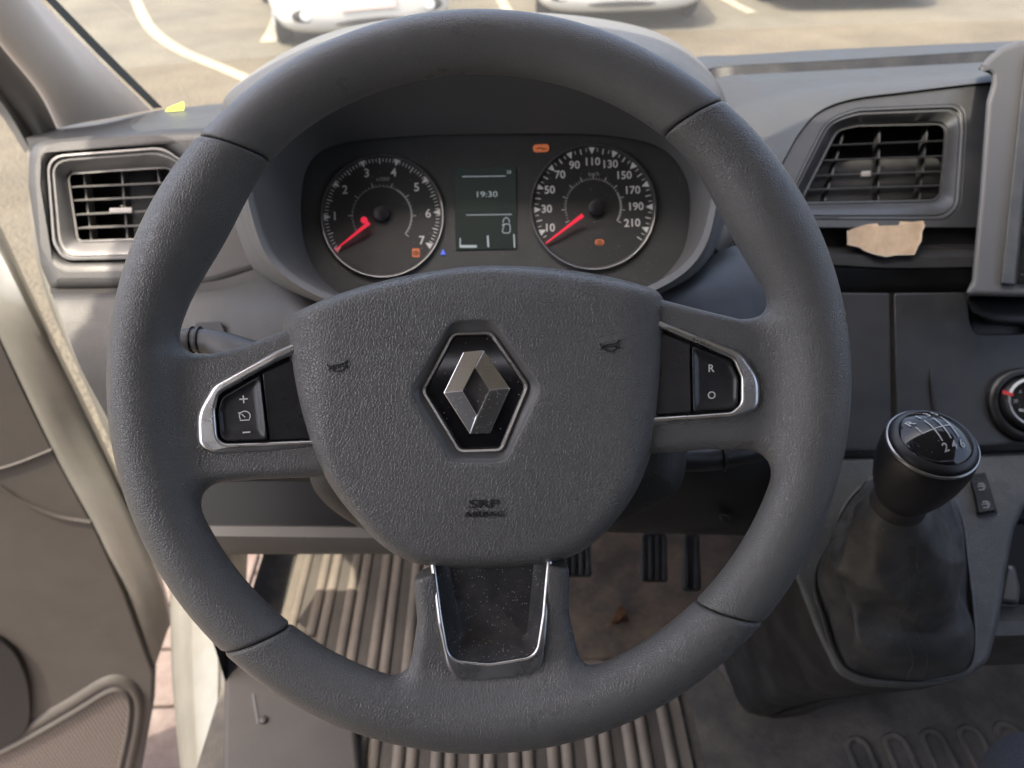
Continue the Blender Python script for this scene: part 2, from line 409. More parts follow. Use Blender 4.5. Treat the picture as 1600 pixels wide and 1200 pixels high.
cuts = [half(*SEAM['lt'], (700, 30)), half(*SEAM['rt'], (800, 30))]
def f_top(x, y, z):
    f = rim_f(x, y, z)
    for c in cuts: f = smax(f, c(x, y), 2.2)
    return f
V, Fq = sdf_mesh(f_top, (-160, 88, -20), (152, 198, 20), 1.0); mk('upper_rim', wplace(V), Fq, WHT, wheel, smooth=180)
lt, lb = half(*SEAM['lt'], (200, 700)), half(*SEAM['lb'], (200, 700))
sp_l = spoke_f([(500, 492), (440, 514), (380, 538), (330, 551), (240, 562), (225, 660), (240, 778), (330, 757), (400, 751), (520, 748)], lambda x, y: 1.5 - 0.05 * np.maximum(x + 150, 0))
def well(poly, depth):
    P = np.array([wxy(*p) for p in poly]); return lambda x, y, z: np.maximum(poly_sdf(x + 0 * y, y + 0 * x, P), depth - z)
wl_l = well([(530, 515), (430, 557), (338, 610), (322, 645), (326, 700), (540, 694)], -9)
wl_r = well([(960, 485), (1041, 509), (1150, 555), (1172, 592), (1172, 640), (1148, 650), (960, 660)], -9)
wl_b = well([(670, 820), (678, 890), (692, 1000), (708, 1045), (830, 1040), (848, 1000), (858, 880), (862, 820)], -13)
def f_l(x, y, z):
    f = smin(rim_f(x, y, z), sp_l(x, y, z), 17); f = smax(f, lt(x, y), 2.2); return np.maximum(smax(f, lb(x, y), 2.2), -wl_l(x, y, z))
V, Fq = sdf_mesh(f_l, (-198, -152, -30), (-72, 150, 24), 1.0)
mk('grip', wplace(V), Fq, WH, wheel, smooth=180, label='left grip and spoke with the speed control buttons')
rt, rb = half(*SEAM['rt'], (1300, 700)), half(*SEAM['rb'], (1300, 700))
sp_r = spoke_f([(1000, 452), (1040, 466), (1100, 482), (1160, 497), (1260, 500), (1275, 600), (1262, 720), (1180, 704), (1110, 704), (1000, 713)], lambda x, y: 1.5 - 0.05 * np.maximum(150 - x, 0))
def f_r(x, y, z):
    f = smin(rim_f(x, y, z), sp_r(x, y, z), 17); f = smax(f, rt(x, y), 2.2); return np.maximum(smax(f, rb(x, y), 2.2), -wl_r(x, y, z))
V, Fq = sdf_mesh(f_r, (72, -140, -30), (198, 160, 24), 1.0)
mk('grip', wplace(V), Fq, WH, wheel, smooth=180, label='right grip and spoke with the R and O buttons')
lb2, rb2 = half(*SEAM['lb'], (749, 1150)), half(*SEAM['rb'], (749, 1150))
sp_b = spoke_f([(622, 770), (642, 900), (650, 975), (640, 1040), (640, 1110), (900, 1110), (903, 1020), (890, 960), (892, 770)], lambda x, y: 1.5 - 0.05 * np.maximum(y + 130, 0))
def f_b(x, y, z):
    f = smin(rim_f(x, y, z), sp_b(x, y, z), 15); f = smax(f, lb2(x, y), 2.2); return np.maximum(smax(f, rb2(x, y), 2.2), -wl_b(x, y, z))
V, Fq = sdf_mesh(f_b, (-142, -198, -30), (155, -60, 24), 1.0)
mk('lower_rim', wplace(V), Fq, WH, wheel, smooth=180)

# airbag cover with the dished emblem seat
pad_px = crom([(445, 500), (470, 484), (530, 459), (610, 436), (700, 420), (760, 415), (850, 418), (940, 430), (1005, 446), (1030, 458), (1040, 482), (1040, 530), (1035, 600), (1027, 665), (1013, 722), (995, 765), (968, 806), (935, 842), (900, 866), (855, 880), (800, 886), (740, 888), (680, 885), (638, 876), (598, 853), (560, 815), (525, 772), (500, 730), (482, 685), (464, 628), (450, 570), (442, 525)], 260, True)
EC = np.array([744.0, 612.0]); TH = np.linspace(0, 2 * math.pi, 288, False)
hexo = rpoly([(706, 502), (768, 500), (846, 606), (790, 722), (705, 723), (641, 614)], 26, 6)
hexc = rpoly([(706, 519), (768, 517), (827, 603), (785, 706), (716, 708), (657, 611)], 16, 6)
Rp, Rh, Rc = star(pad_px, EC, TH), star(hexo, EC, TH), star(hexc, EC, TH)
def padz(q):
    x, y = wxy(q[0], q[1], 6.0)
    sp = lambda v, k=5: k * math.log1p(math.exp(min(v / k, 30)))
    return 8.6 - .40 * sp(abs(x + 1) - 80, 2.5) - .00010 * (x * x + y * y) - .42 * sp(y - 48, 4) - .10 * sp(-y - 70)
rings = []
for s, dz in [(1.0, -34), (1.0, -16), (.994, -10), (.982, -6.2), (.966, -3.6), (.945, -1.9), (.92, -.8), (.89, -.25), (.86, 0)] + [(v, 0) for v in np.linspace(.82, .06, 22)] + [(.02, -.1), (0, -.45), (-.05, -.9)]:
    Q = Rh + (Rp - Rh) * s if s >= 0 else Rh + (Rc - Rh) * (-s)
    rings.append(np.array([at(q[0], q[1], WZ - (padz(q) + dz) * MMM) for q in Q]))
for s, z in [(.3, 5.6), (.8, 4.4), (.99, 4.0)]:
    Q = Rh + (Rc - Rh) * s; rings.append(np.array([at(q[0], q[1], WZ - z * MMM) for q in Q]))
V, Fq = rings_mesh(rings)
nr = len(rings)
cover = mk('airbag_cover', V, Fq, PAD, wheel, smooth=180)
me = cover.data; me.materials.append(SMOOTHB); n = len(TH)
for p in me.polygons:
    if p.index >= (nr - 5) * n: p.material_index = 1
# embossed writing and horn marks
def padd(x, y): return WZ - padz((x, y)) * MMM
EMB = material('shaded emboss mark', (.034, .034, .035), .36)  # darker than the pad, the relief's shade put into the colour
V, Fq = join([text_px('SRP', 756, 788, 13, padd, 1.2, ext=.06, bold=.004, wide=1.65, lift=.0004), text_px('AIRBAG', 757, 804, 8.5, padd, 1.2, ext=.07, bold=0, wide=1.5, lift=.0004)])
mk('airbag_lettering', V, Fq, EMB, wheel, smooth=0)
def horn(cx, cy, s, ang):
    c, sn = math.cos(math.radians(ang)), math.sin(math.radians(ang)); out = []
    for pts in ([(-17, -4), (-14, 1), (-16, 6)], [(-14, 1), (-4, -2), (8, -3), (17, -9)], [(-14, 2), (-2, 1), (9, 1), (16, 5)], [(17, -9), (14, -2), (16, 5)], [(1 + 9 * math.cos(a), 4 + 5 * math.sin(a)) for a in np.linspace(math.pi * 1.15, -math.pi * .15, 14)]):
        P = crom([(x * s, y) for x, y in pts], 12) if len(pts) > 2 else np.array([(x * s, y) for x, y in pts], float)
        P = np.array([(cx + (x * c - y * sn) * .95, cy + (x * sn + y * c) * .95) for x, y in P]); out.append(tube([at(q[0], q[1], padd(*q) - .0005) for q in P], .00034, 6))
    return join(out)
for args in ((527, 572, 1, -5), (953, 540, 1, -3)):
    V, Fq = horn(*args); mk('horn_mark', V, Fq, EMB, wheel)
# emblem
bz = WZ - .0042
em = mk('emblem', *plate(inset(ccw(hexc), 2), bz + .0016, .006, .0006), PIANO, wheel, label='black hexagonal badge with a chrome diamond')
V, Fq = bezel(hexc, bz, [(-.0004, .003), (-.0003, -.0008), (.0005, -.0017), (.0016, -.0016), (.0024, -.0004), (.0025, .003)]); mk('badge_ring', V, Fq, CHROMEB, em, smooth=50)
def eb(x, y, z): return at(630 + x / 5, 490 + y / 5, bz + .0016 - z * MMM)
O = [(470, 300), (630, 285), (835, 585), (680, 935), (520, 940), (315, 620)]
I = [(560, 425), (670, 600), (575, 790), (468, 605)]
lo, hi = 1.4, 3.6
V = [eb(*O[5], lo), eb(*O[0], lo), eb(*O[1], hi), eb(*I[0], hi), eb(*I[3], hi),          # upper left facet 0-4
     eb(*O[4], lo), eb(*I[2], hi),                                                    # lower left 5-6
     eb(*O[1], lo), eb(*O[2], lo), eb(*I[1], hi),                                      # upper right 7-9
     eb(*O[3], lo), eb(*O[4], hi)] + [eb(*p, -.3) for p in O] + [eb(*p, .3) for p in I]  # lower right 10-11, feet 12-17, hole 18-21
Fq = [[0, 4, 3, 2, 1], [0, 5, 6, 4], [7, 3, 9, 8], [8, 9, 6, 11, 10], [2, 3, 7], [11, 6, 5],
      [0, 1, 12, 17], [1, 2, 13, 12], [7, 8, 14, 13], [8, 10, 15, 14], [10, 11, 16, 15], [5, 0, 17, 16],
      [3, 4, 21, 18], [4, 6, 20, 21], [6, 9, 19, 20], [9, 3, 18, 19]]
dia = mk('diamond', V, Fq, MIRROR, em, smooth=0, recalc=True)
bv = dia.modifiers.new('edge', 'BEVEL'); bv.width = .00035; bv.segments = 2; bv.limit_method = 'ANGLE'; bv.angle_limit = math.radians(12)
V = [eb(*I[i], .9) for i in range(4)]; mk('diamond_centre', V, [[0, 3, 2, 1]], POCKET, em, smooth=0)
# button groups
def cluster_buttons(name, outer, inner, button, blank, d, lab):
    dt = (lambda x, y: d + .00006 * max(0, x - 400)) if outer[0][0] < 749 else (lambda x, y: d + .00006 * max(0, 1095 - x))
    root = mk(name, *plate(rpoly(outer, 14, 6), dt, .010, .0022, holes=[rpoly(inner, 10, 6)], seg=5), CHROME, wheel, smooth=60, label=lab)
    mk('back_plate', *plate(rpoly(inner, 10, 4), lambda x, y: dt(x, y) + .0062, .006, .0003), BLACK, root)
    bo = rpoly(button, 9, 6); bc = bo.mean(0); Q = star(bo, bc, TH[::3]); R_ = []
    for k, dz in ((1.0, .008), (1.0, .0034), (.985, .0026), (.955, .0022), (.90, .0023), (.82, .0031), (.74, .0036), (.60, .0038), (.01, .0038)): R_.append(np.array([at(q[0], q[1], d + dz) for q in bc + (Q - bc) * k]))
    mk('button', *rings_mesh(R_), BTN, root, smooth=60)
    mk('blank_button', *plate(rpoly(blank, 3, 3), lambda x, y: dt(x, y) + .0026, .008, .0005), BTN, root, smooth=60)
    return root
dl = WZ - .0045
lg = cluster_buttons('speed_control_buttons', [(530, 505), (430, 549), (333, 602, 30), (307, 645, 60), (309, 700, 26), (335, 709), (540, 699)], [(505, 533), (430, 567), (343, 616, 16), (337, 641, 30), (341, 693, 16), (520, 686)],
    [(407, 586, 3), (346, 621, 14), (340, 643, 20), (345, 690, 14), (418, 687, 3)], [(410, 584), (505, 539), (515, 684), (421, 687)], dl, 'chrome framed plus and minus speed control buttons')
ld = dl + .0036
V, Fq = strokes([([(374, 624), (387, 623)], 2.2), ([(380, 618), (381, 630)], 2.2), ([(379, 676), (391, 675)], 2.4),
    (arc(382.5, 650, 8.5, -35, 215, 20, 7.5) + [(375, 657), (390, 656), (389.5, 655)], 1.7), ([(377.5, 647), (383, 652)], 1.8), ([(372, 645.5), (376, 645)], 2)], ld, .0003)
mk('marking', V, Fq, WHITE, lg, smooth=0)
rg = cluster_buttons('cruise_control_buttons', [(975, 479), (1041, 505), (1158, 551, 30), (1187, 592, 50), (1187, 640, 24), (1150, 655), (975, 669)], [(1000, 502), (1041, 517), (1145, 562, 16), (1157, 590, 26), (1157, 631, 16), (1143, 643), (1000, 653)],
    [(1081, 540, 3), (1142, 565, 12), (1154, 590, 20), (1153, 638, 14), (1083, 643, 3)], [(1000, 507), (1078, 538), (1080, 643), (1000, 650)], dl, 'chrome framed R and O cruise control buttons')
V, Fq = join([text_px('R', 1111, 576, 11.5, ld, 0, bold=.02, lift=.0003), text_px('O', 1112, 618, 11.5, ld, 0, bold=.015, lift=.0003)]); mk('marking', V, Fq, WHITE, rg, smooth=0)
# lower spoke trim and its dusty pocket
to = rpoly([(660, 800), (673, 890), (684, 977, 60), (698, 1040, 40), (712, 1064, 16), (760, 1064, 90), (820, 1059, 40), (846, 1044, 24), (853, 1000, 60), (863, 880), (868, 830)], 10, 6)
ti = rpoly([(674, 830), (682, 890), (691, 960, 60), (703, 1030, 24), (765, 1036, 60), (836, 1024, 24), (846, 960, 60), (853, 880), (858, 830)], 10, 6)
to[to[:, 1] < 850, 1] -= 20
st = mk('lower_spoke_trim', *plate(to, lambda x, y: WZ - .0040 + .00009 * max(0, 965 - y), .010, .0016, holes=[ti], seg=4), CHROME, wheel, smooth=60)
tin = star(ti, np.array([765.0, 930.0]), TH[::3]); flo = star(rpoly([(694, 830), (705, 900), (722, 992), (765, 997), (823, 992), (832, 900), (838, 830)], 8, 5), np.array([765.0, 930.0]), TH[::3])
rg3 = [np.array([at(q[0], q[1], WZ - .003 + .00009 * max(0, 965 - q[1])) for q in tin]), np.array([at(q[0], q[1], WZ - .0015 + .00009 * max(0, 965 - q[1])) for q in tin * .93 + flo * .07]), np.array([at(q[0], q[1], WZ + .0085) for q in flo * .94 + tin * .06]), np.array([at(q[0], q[1], WZ + .009) for q in flo]), np.array([at(765 + (q[0] - 765) * .001, 930 + (q[1] - 930) * .001, WZ + .009) for q in flo])]
mk('pocket', *rings_mesh(rg3), POCKET, st, smooth=50)

# ================================================================== STEERING COLUMN
col = thing('steering_column', at(780, 700, .52), 'dark steering column cowl with stalks behind the steering wheel', 'steering column')
mk('cowl', *plate(crom([(470, 600), (480, 720), (498, 775), (560, 822), (650, 850), (800, 858), (930, 832), (1012, 795), (1052, 772), (1068, 745), (1075, 700), (1085, 600), (1040, 520), (960, 470), (780, 455), (600, 470), (510, 520)], 120, True), .47, .22, .018, seg=6), LOWER, col, smooth=60)
def stalk(pts, rr, mat, name, lab):
    V, Fq = tube([at(*p) for p in pts], rr, 14); return mk(name, V, Fq, mat, col, smooth=60, label=lab)
s = stalk([(520, 590, .50), (420, 565, .505), (352, 546, .51), (330, 534, .512), (300, 531, .512), (268, 531, .512)], [.010, .011, .0115, .0085, .0080, .0070], STALKM, 'stalk', 'light stalk reaching out past the left spoke')
for x in (312, 300): mk('stalk_ring', *tube([at(x - 1.5, 531, .512), at(x + 1.5, 531, .512)], .0092, 16), DARK, s)
s = stalk([(1000, 700, .49), (1060, 716, .495), (1100, 716, .50), (1128, 712, .502), (1165, 706, .505), (1230, 690, .51)], [.008, .0085, .0085, .009, .008, .007], DARKS, 'stalk', 'wiper stalk under the right spoke')
mk('stalk_ring', *tube([at(1126, 712, .502), at(1130, 711.5, .502)], .0102, 16), LOWER, s)

# ================================================================== INSTRUMENT CLUSTER
def DC(x, y): return .675 + (440 - y) * .00016
clu = thing('instrument_cluster', at(760, 440, .68), 'instrument cluster with two round dials and a small screen under the hood', 'instrument cluster')
mk('face_plate', *plate(np.array([772.0, 345.0]) + 1.05 * (-np.array([772.0, 345.0]) + crom([(470, 330), (480, 262), (520, 228), (620, 216), (780, 212), (940, 214), (1030, 232), (1068, 275), (1075, 330), (1060, 400), (1000, 455), (900, 480), (780, 485), (620, 482), (530, 455), (485, 400)], 100, True)), lambda x, y: DC(x, y) + .001, .01, .001), FACE, clu)
def dial(name, cx, cy, r, lab, numerals, major, minor, ang, needle, unit_text, uy):
    root = mk(name, *plate(np.array(arc(cx, cy, r, 0, 357, 90)), lambda x, y: DC(x, y) - .0005, .003, .0002), DIAL, clu, label=lab)
    V, Fq = bezel(np.array(arc(cx, cy, r + 3, 0, 357, 120)), lambda x, y: DC(x, y), [(0, .002), (0, -.003), (.0008, -.0042), (.0018, -.0040), (.0030, -.0004)]); mk('rim', V, Fq, CHROMED, root, smooth=60)
    L = []
    pol = lambda rr, a: (cx + rr * math.cos(math.radians(a)), cy - rr * math.sin(math.radians(a)))
    for v in minor: a = ang(v); L.append(([pol(r - 10, a), pol(r - 4, a)], 1.1))
    V1 = strokes(L, DC, .0009); tri = []
    for v in major[1]: a = ang(v); tri.append(([pol(r - 13, a), pol(r - 4, a)], 1.6))
    V1 = join([V1, strokes(tri, DC, .0009)])
    Vt, Ft = [], []
    for v in major[0]:
        a = ang(v); b = len(Vt)
        for q in (pol(r - 14, a), pol(r - 3, a + 3.2), pol(r - 3, a - 3.2)): Vt.append(at(*q, DC(*q) - .0009))
        Ft.append([b, b + 1, b + 2])
    V, Fq = join([V1, (Vt, Ft)]); mk('tick_marks', V, Fq, WHITE, root, smooth=0)
    V, Fq = join([text_px(str(s), x, y, h, DC, 2, bold=.012, lift=.0009) for s, x, y, h in numerals]); mk('numerals', V, Fq, WHITE, root, smooth=0)
    V, Fq = text_px(unit_text, cx + 1, uy, 6, DC, 2, lift=.0009); mk('unit_lettering', V, Fq, GREYP, root, smooth=0)
    return root, pol
CHROMED = material('dial ring', (.30, .30, .30), .3, metal=.9)
ta = lambda v: 217 - 35.55 * v
tach, pol = dial('tachometer', 597, 337, 94, 'rev counter dial numbered up to seven', [('1', 523, 338, 13), ('2', 539, 297, 13), ('3', 573, 271, 13), ('4', 615, 270, 13), ('5', 651, 293, 13), ('6', 669, 334, 13), ('7', 659, 376, 13)], (range(0, 8), [k + .5 for k in range(7)]), [k * .1 for k in range(71) if k % 5], ta, None, 'x1000', 280)
mk('inner_scale', *strokes([(arc(597, 337, 46, -38, 60, 30), 2.2), (arc(597, 337, 46, 60, 215, 30), .7)] + [([pol(46, a), pol(53, a)], 1.6) for a in (-38, 0, 38, 72, 108, 144, 180)] + [([pol(46, a), pol(49, a)], .8) for a in range(-38, 216, 7)], DC, .0009), GREYP, tach, smooth=0)
def needle(root, cx, cy, tip, base, d0):
    a = np.array(tip, float); b = np.array(base, float); t = unit(b - a); nn = np.array([-t[1], t[0]])
    mk('needle', *plate(np.array([a + nn * .8, a - nn * .8, b - nn * 3.2, b + nn * 3.2]), d0, .0012, .0003), RED, root)
    mk('needle_hub', *lathe([(.0001, .0055), (.0062, .0055), (.0072, .0048), (.0075, .0)], at(cx, cy, DC(cx, cy) - .001), [0, 0, 1], 32), KNOB, root)
needle(tach, 597, 335, (523, 391), (577, 348), .6795)
mk('coolant_lamp', *plate(np.array(arc(569, 344, 5.5, 0, 340, 18)), .680, .001, .0002), RED, tach)
sa = lambda v: 206 - 1.145 * (v - 10)
numer = [(str(v), 927 + rr * math.cos(math.radians(sa(v) + o)) , 323 - rr * math.sin(math.radians(sa(v) + o)), 12) for v, rr, o in ((10, 76, 0), (30, 73, 0), (50, 73, -1), (70, 72, -1), (90, 71, 0), (110, 70, 0), (130, 71, 0), (150, 68, 0), (170, 66, 0), (190, 66, 0), (210, 66, 0))]
spd, pol = dial('speedometer', 927, 323, 96, 'speed dial numbered from 10 to 210', numer, ([10 + 20 * k for k in range(11)], [20 * k for k in range(12)]), [k * 5 for k in range(44) if k % 2], sa, None, 'km/h', 272)
mk('inner_scale', *strokes([(arc(927, 323, 43, -30, 30, 24), 2.2), (arc(927, 323, 43, 30, 200, 24), .6)] + [([pol(43, a), pol(50, a)], 1.7) for a in range(-30, 211, 24)] + [([pol(43, a), pol(46, a)], .8) for a in range(-30, 211, 6)], DC, .0009), GREYP, spd, smooth=0)
needle(spd, 932, 326, (852, 381), (911, 336), .6805)
el = mk('engine_lamp', *plate(rpoly([(930, 374), (944, 374), (944, 383), (930, 383)], 4, 3), lambda x, y: DC(x, y) - .001, .001, .0002), AMBER, spd)
fl = mk('filter_lamp', *plate(rpoly([(644, 388), (656, 388), (656, 402), (644, 402)], 2, 2), lambda x, y: DC(x, y) - .001, .001, .0002), AMBER, tach)

for lx, ly in ((937, 378.5), (650, 395)): mk('lamp_symbol', *strokes([([(lx - 4, ly + 2.5), (lx - 4, ly - 1), (lx, ly - 2.5), (lx + 4, ly), (lx + 4, ly + 2.5), (lx - 4, ly + 2.5)], 1.5), ([(lx - 1, ly), (lx + 1, ly)], 1.5)], DC, .0014), BLACK, clu, smooth=0)
disp = mk('display', *plate(rpoly([(709, 263), (806, 261), (808, 389), (711, 391)], 3, 3), lambda x, y: DC(x, y) - .001, .003, .0004), LCD, clu, label='dark clock and fuel display between the dials')
LCDP = material('display print', (.30, .34, .36), .5, emit=((.35, .40, .42), .10))
V, Fq = join([text_px('19:30', 760, 304, 9, DC, 1, wide=1.25, lift=.0013), text_px('28', 795, 269, 5, DC, 1, lift=.0013), strokes([([(722, 276), (790, 275)], 1.2), ([(728, 336), (800, 335)], 1.2),
    (rpoly([(785, 350), (797, 350), (797, 364), (785, 364)], 3, 3).tolist() + [[788, 350]], 1.2), (arc(791, 348, 5, 0, 180, 12, 8), 1.2), ([(719, 372), (719, 387)], 1.6), ([(719, 385), (745, 385)], 4), ([(762, 368), (763, 386)], 2.6), ([(803, 366), (804, 387)], 2)], DC, .0013)])
mk('display_characters', V, Fq, LCDP, disp, smooth=0)
wl = mk('warning_lamp', *plate(rpoly([(833, 226), (858, 225), (858, 237), (833, 238)], 5, 4), lambda x, y: DC(x, y) - .001, .001, .0002), AMBER, clu, label='glowing orange lamp above the display')
mk('lamp_symbol', *strokes([([(838, 232), (846, 231), (848, 233), (854, 232)], 1.6)], DC, .0014), BLACK, wl, smooth=0)
mk('warning_lamp', *plate(rpoly([(688, 398), (692, 388), (697, 398)], 1, 2), lambda x, y: DC(x, y) - .001, .001, .0002), BLUEL, clu, label='small blue lamp beside the rev counter')

# ================================================================== DASHBOARD
dash = thing('dashboard', at(780, 760, .80), 'grey moulded plastic dashboard behind the steering wheel', 'dashboard')
# binnacle: face edge -> inner wall -> lip -> hood crest -> behind
f0 = [(470, 330, .685), (480, 262, .70), (520, 228, .706), (620, 214, .708), (780, 209, .709), (940, 211, .708), (1030, 230, .705), (1070, 275, .70), (1078, 330, .69), (1062, 402, .68), (1000, 458, .672), (900, 482, .669), (780, 487, .668), (620, 484, .669), (530, 457, .672), (483, 402, .68)]
l1 = [(392, 285, .60), (388, 215, .605), (425, 150, .61), (560, 95, .615), (780, 80, .615), (990, 95, .615), (1085, 150, .61), (1112, 220, .605), (1112, 300, .60), (1090, 385, .595), (1035, 436, .59), (930, 472, .59), (780, 482, .59), (620, 478, .59), (520, 461, .59), (430, 400, .595)]
l2 = [(p[0] + (p[0] - 760) * .028, p[1] + (p[1] - 285) * .05, p[2] - .004) for p in l1]
l3 = [(p[0] + (p[0] - 760) * .045, p[1] + (p[1] - 285) * .075, p[2] + .004) for p in l1]
l4 = [(362, 290, .69), (362, 205, .70), (388, 138, .715), (540, 60, .73), (780, 34, .735), (1000, 62, .73), (1105, 130, .715), (1130, 215, .70), (1128, 305, .69), (1105, 400, .68), (1045, 452, .67), (930, 490, .66), (780, 500, .66), (620, 496, .66), (510, 478, .67), (410, 420, .68)]
l5 = [(350, 292, .80), (346, 190, .80), (372, 130, .80), (530, 46, .80), (780, 18, .80), (1008, 44, .80), (1114, 118, .80), (1140, 200, .80), (1140, 310, .80), (1110, 410, .80), (1045, 462, .80), (930, 500, .8), (780, 510, .8), (620, 506, .8), (505, 485, .8), (400, 430, .8)]
l6 = [(p[0], p[1] + 6, 1.0) for p in l5]
rows = []
def mixr(a, b, t): return [tuple(x + (y - x) * t for x, y in zip(p, q)) for p, q in zip(a, b)]
bro = [f0, mixr(f0, l1, .08), mixr(f0, l1, .5), mixr(f0, l1, .97), l1, mixr(l1, l2, .5), l2, mixr(l2, l3, .5), l3, mixr(l3, l4, .25), mixr(l3, l4, .75), l4, mixr(l4, l5, .2), mixr(l4, l5, .6), l5, mixr(l5, l6, .3), l6]
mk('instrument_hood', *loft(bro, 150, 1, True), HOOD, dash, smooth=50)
# right side of the top: ledge, riser, shelf, lip
def DP(x, y): return .79 + .00002 * (x - 1400) - .00034 * (y - 345)
xs4 = [(1120, 392), (1172, 314), (1213, 246), (1240, 199), (1271, 166), (1320, 147), (1400, 136), (1545, 119), (1650, 110)]
r4 = [(x, y, DP(x, y) + .004) for x, y in xs4]
r5 = [(x + 9, y + 8, DP(x + 9, y + 8) - .004) for x, y in xs4]; r6 = [(x + 13, y + 11, DP(x + 13, y + 11) + .006) for x, y in xs4]
r2 = [(1085, 270, .80), (1095, 190, .87), (1106, 145, .95), (1120, 124, .99), (1150, 118, 1.0), (1200, 115, 1.0), (1300, 110, 1.0), (1545, 97, 1.0), (1650, 91, 1.0)]
r1 = [(1070, 250, .84), (1080, 175, .92), (1092, 130, .99), (1104, 108, 1.03), (1150, 102, 1.03), (1200, 99, 1.03), (1300, 94, 1.03), (1545, 79, 1.03), (1650, 73, 1.03)]
r0 = [(1050, 240, .9), (1060, 165, .99), (1070, 115, 1.05), (1085, 90, 1.09), (1150, 86, 1.09), (1200, 83, 1.09), (1300, 77, 1.09), (1545, 66, 1.09), (1650, 62, 1.09)]
rm = [(x, y + 14, 1.12) for x, y, d in r0]
mk('dash_top', *loft([mixr(r2, r4, -.01), mixr(r2, r4, .03), mixr(r2, r4, .3), mixr(r2, r4, .6), mixr(r2, r4, .93), mixr(r4, r5, .25), mixr(r4, r5, .85), r5, r6], 120), DASHT, dash, smooth=38, label='broad light grey shelf on the right of the dials')
mk('screen_ledge', *loft([rm, r0, mixr(r0, r1, .5), mixr(r0, r1, .95), mixr(r1, r2, .04)], 120), DASHT, dash, smooth=38)
mk('demister_slot', *loft([mixr(r1, r2, .02), [(x, y + 40, d) for x, y, d in mixr(r1, r2, .1)], [(x, y + 40, d) for x, y, d in r2], mixr(r2, r4, -.005)], 120), DARKS, dash, smooth=30)
# left side of the top
mk('dash_top', *loft([[(40, 216, .96), (95, 197, 1.0), (160, 188, 1.02), (250, 172, 1.03), (360, 160, 1.03), (420, 150, 1.0)], [(42, 220, .94), (97, 201, .97), (162, 192, .99), (250, 178, 1.0), (360, 165, 1.0), (420, 155, .97)], [(44, 226, .86), (100, 212, .87), (165, 205, .88), (250, 198, .88), (360, 190, .87), (430, 190, .85)], [(46, 236, .80), (100, 222, .80), (170, 214, .80), (250, 207, .80), (360, 203, .79), (440, 205, .78)], [(48, 244, .79), (101, 232, .785), (170, 224, .783), (250, 218, .782), (360, 214, .78), (445, 215, .775)]], 60, 3), DASHT, dash, smooth=50, label='narrow top of the dashboard by the left pillar')
# left vent block
LVO = rpoly([(72, 243), (255, 229, 40), (300, 262), (312, 403), (98, 407), (82, 380)], 24, 6)
lb_out = rpoly([(46, 222, 30), (250, 202), (420, 196), (446, 300), (428, 421, 40), (330, 450, 60), (80, 453, 16), (64, 415, 40), (44, 290, 60)], 10, 6)
mk('vent_block', *plate(lb_out, .775, .22, .012, holes=[LVO], seg=6), DASH, dash, smooth=60, label='rounded left end of the dashboard around the air vent')
# lower left panel
cols = lambda ys, ds, xs: [(x, y, d) for x, y, d in zip(xs, ys, ds)]
P0 = cols([446, 446, 445, 440, 420, 404, 444, 470], [.79, .79, .785, .775, .76, .75, .73, .70], [78, 150, 240, 330, 400, 450, 520, 640])
P1 = cols([457, 457, 456, 452, 434, 422, 462, 492], [.77, .77, .765, .75, .735, .72, .69, .67], [79, 150, 240, 330, 400, 446, 515, 640])
P2 = cols([462, 462, 461, 458, 446, 440, 480, 500], [.752, .752, .748, .735, .71, .69, .66, .65], [82, 150, 240, 330, 402, 452, 520, 640])
P3 = cols([500, 500, 500, 497, 490, 490, 520, 540], [.742, .742, .738, .72, .685, .65, .62, .61], [97, 158, 243, 332, 402, 462, 530, 640])
P4 = cols([575, 575, 575, 572, 570, 570, 580, 590], [.735, .735, .73, .71, .68, .65, .62, .61], [126, 178, 250, 335, 402, 462, 530, 640])
P5 = cols([650, 652, 655, 660, 660, 660, 660, 660], [.735, .735, .735, .72, .70, .68, .66, .65], [166, 205, 265, 335, 402, 462, 530, 640])
P6 = cols([690, 705, 730, 738, 738, 738, 738, 738], [.74, .74, .74, .74, .74, .73, .72, .71], [185, 220, 275, 335, 402, 462, 530, 640])
P7 = [(x, y + 14, d + .02) for x, y, d in P6]
mk('lower_panel', *loft([P0, P1, P2, P3, P4, P5, P6, P7], 80, 3), LOWER, dash, smooth=60)
mk('stalk_slot_shade', *plate(rpoly([(304, 504), (344, 502), (352, 520), (350, 535), (304, 535)], 8, 5), lambda x, y: .706 + (340 - x) * .0003, .012, .001), BLACK, dash)  # black plate on the panel stands in for the slot's shade
# open tray under the lower panel, its shade a black sheet, and its lip
mk('tray', *plate(rpoly([(260, 735), (760, 735), (760, 835), (260, 830)], 4, 3), .90, .02, .002), BLACK, dash)  # black sheet paints the shade inside the tray
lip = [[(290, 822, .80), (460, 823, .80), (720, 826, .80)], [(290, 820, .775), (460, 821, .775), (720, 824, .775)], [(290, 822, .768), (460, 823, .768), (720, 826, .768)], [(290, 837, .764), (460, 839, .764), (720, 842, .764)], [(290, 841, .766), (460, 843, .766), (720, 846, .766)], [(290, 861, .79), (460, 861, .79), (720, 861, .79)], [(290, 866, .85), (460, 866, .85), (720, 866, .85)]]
mk('tray_lip', *loft(lip, 30), LIPM, dash, smooth=40)
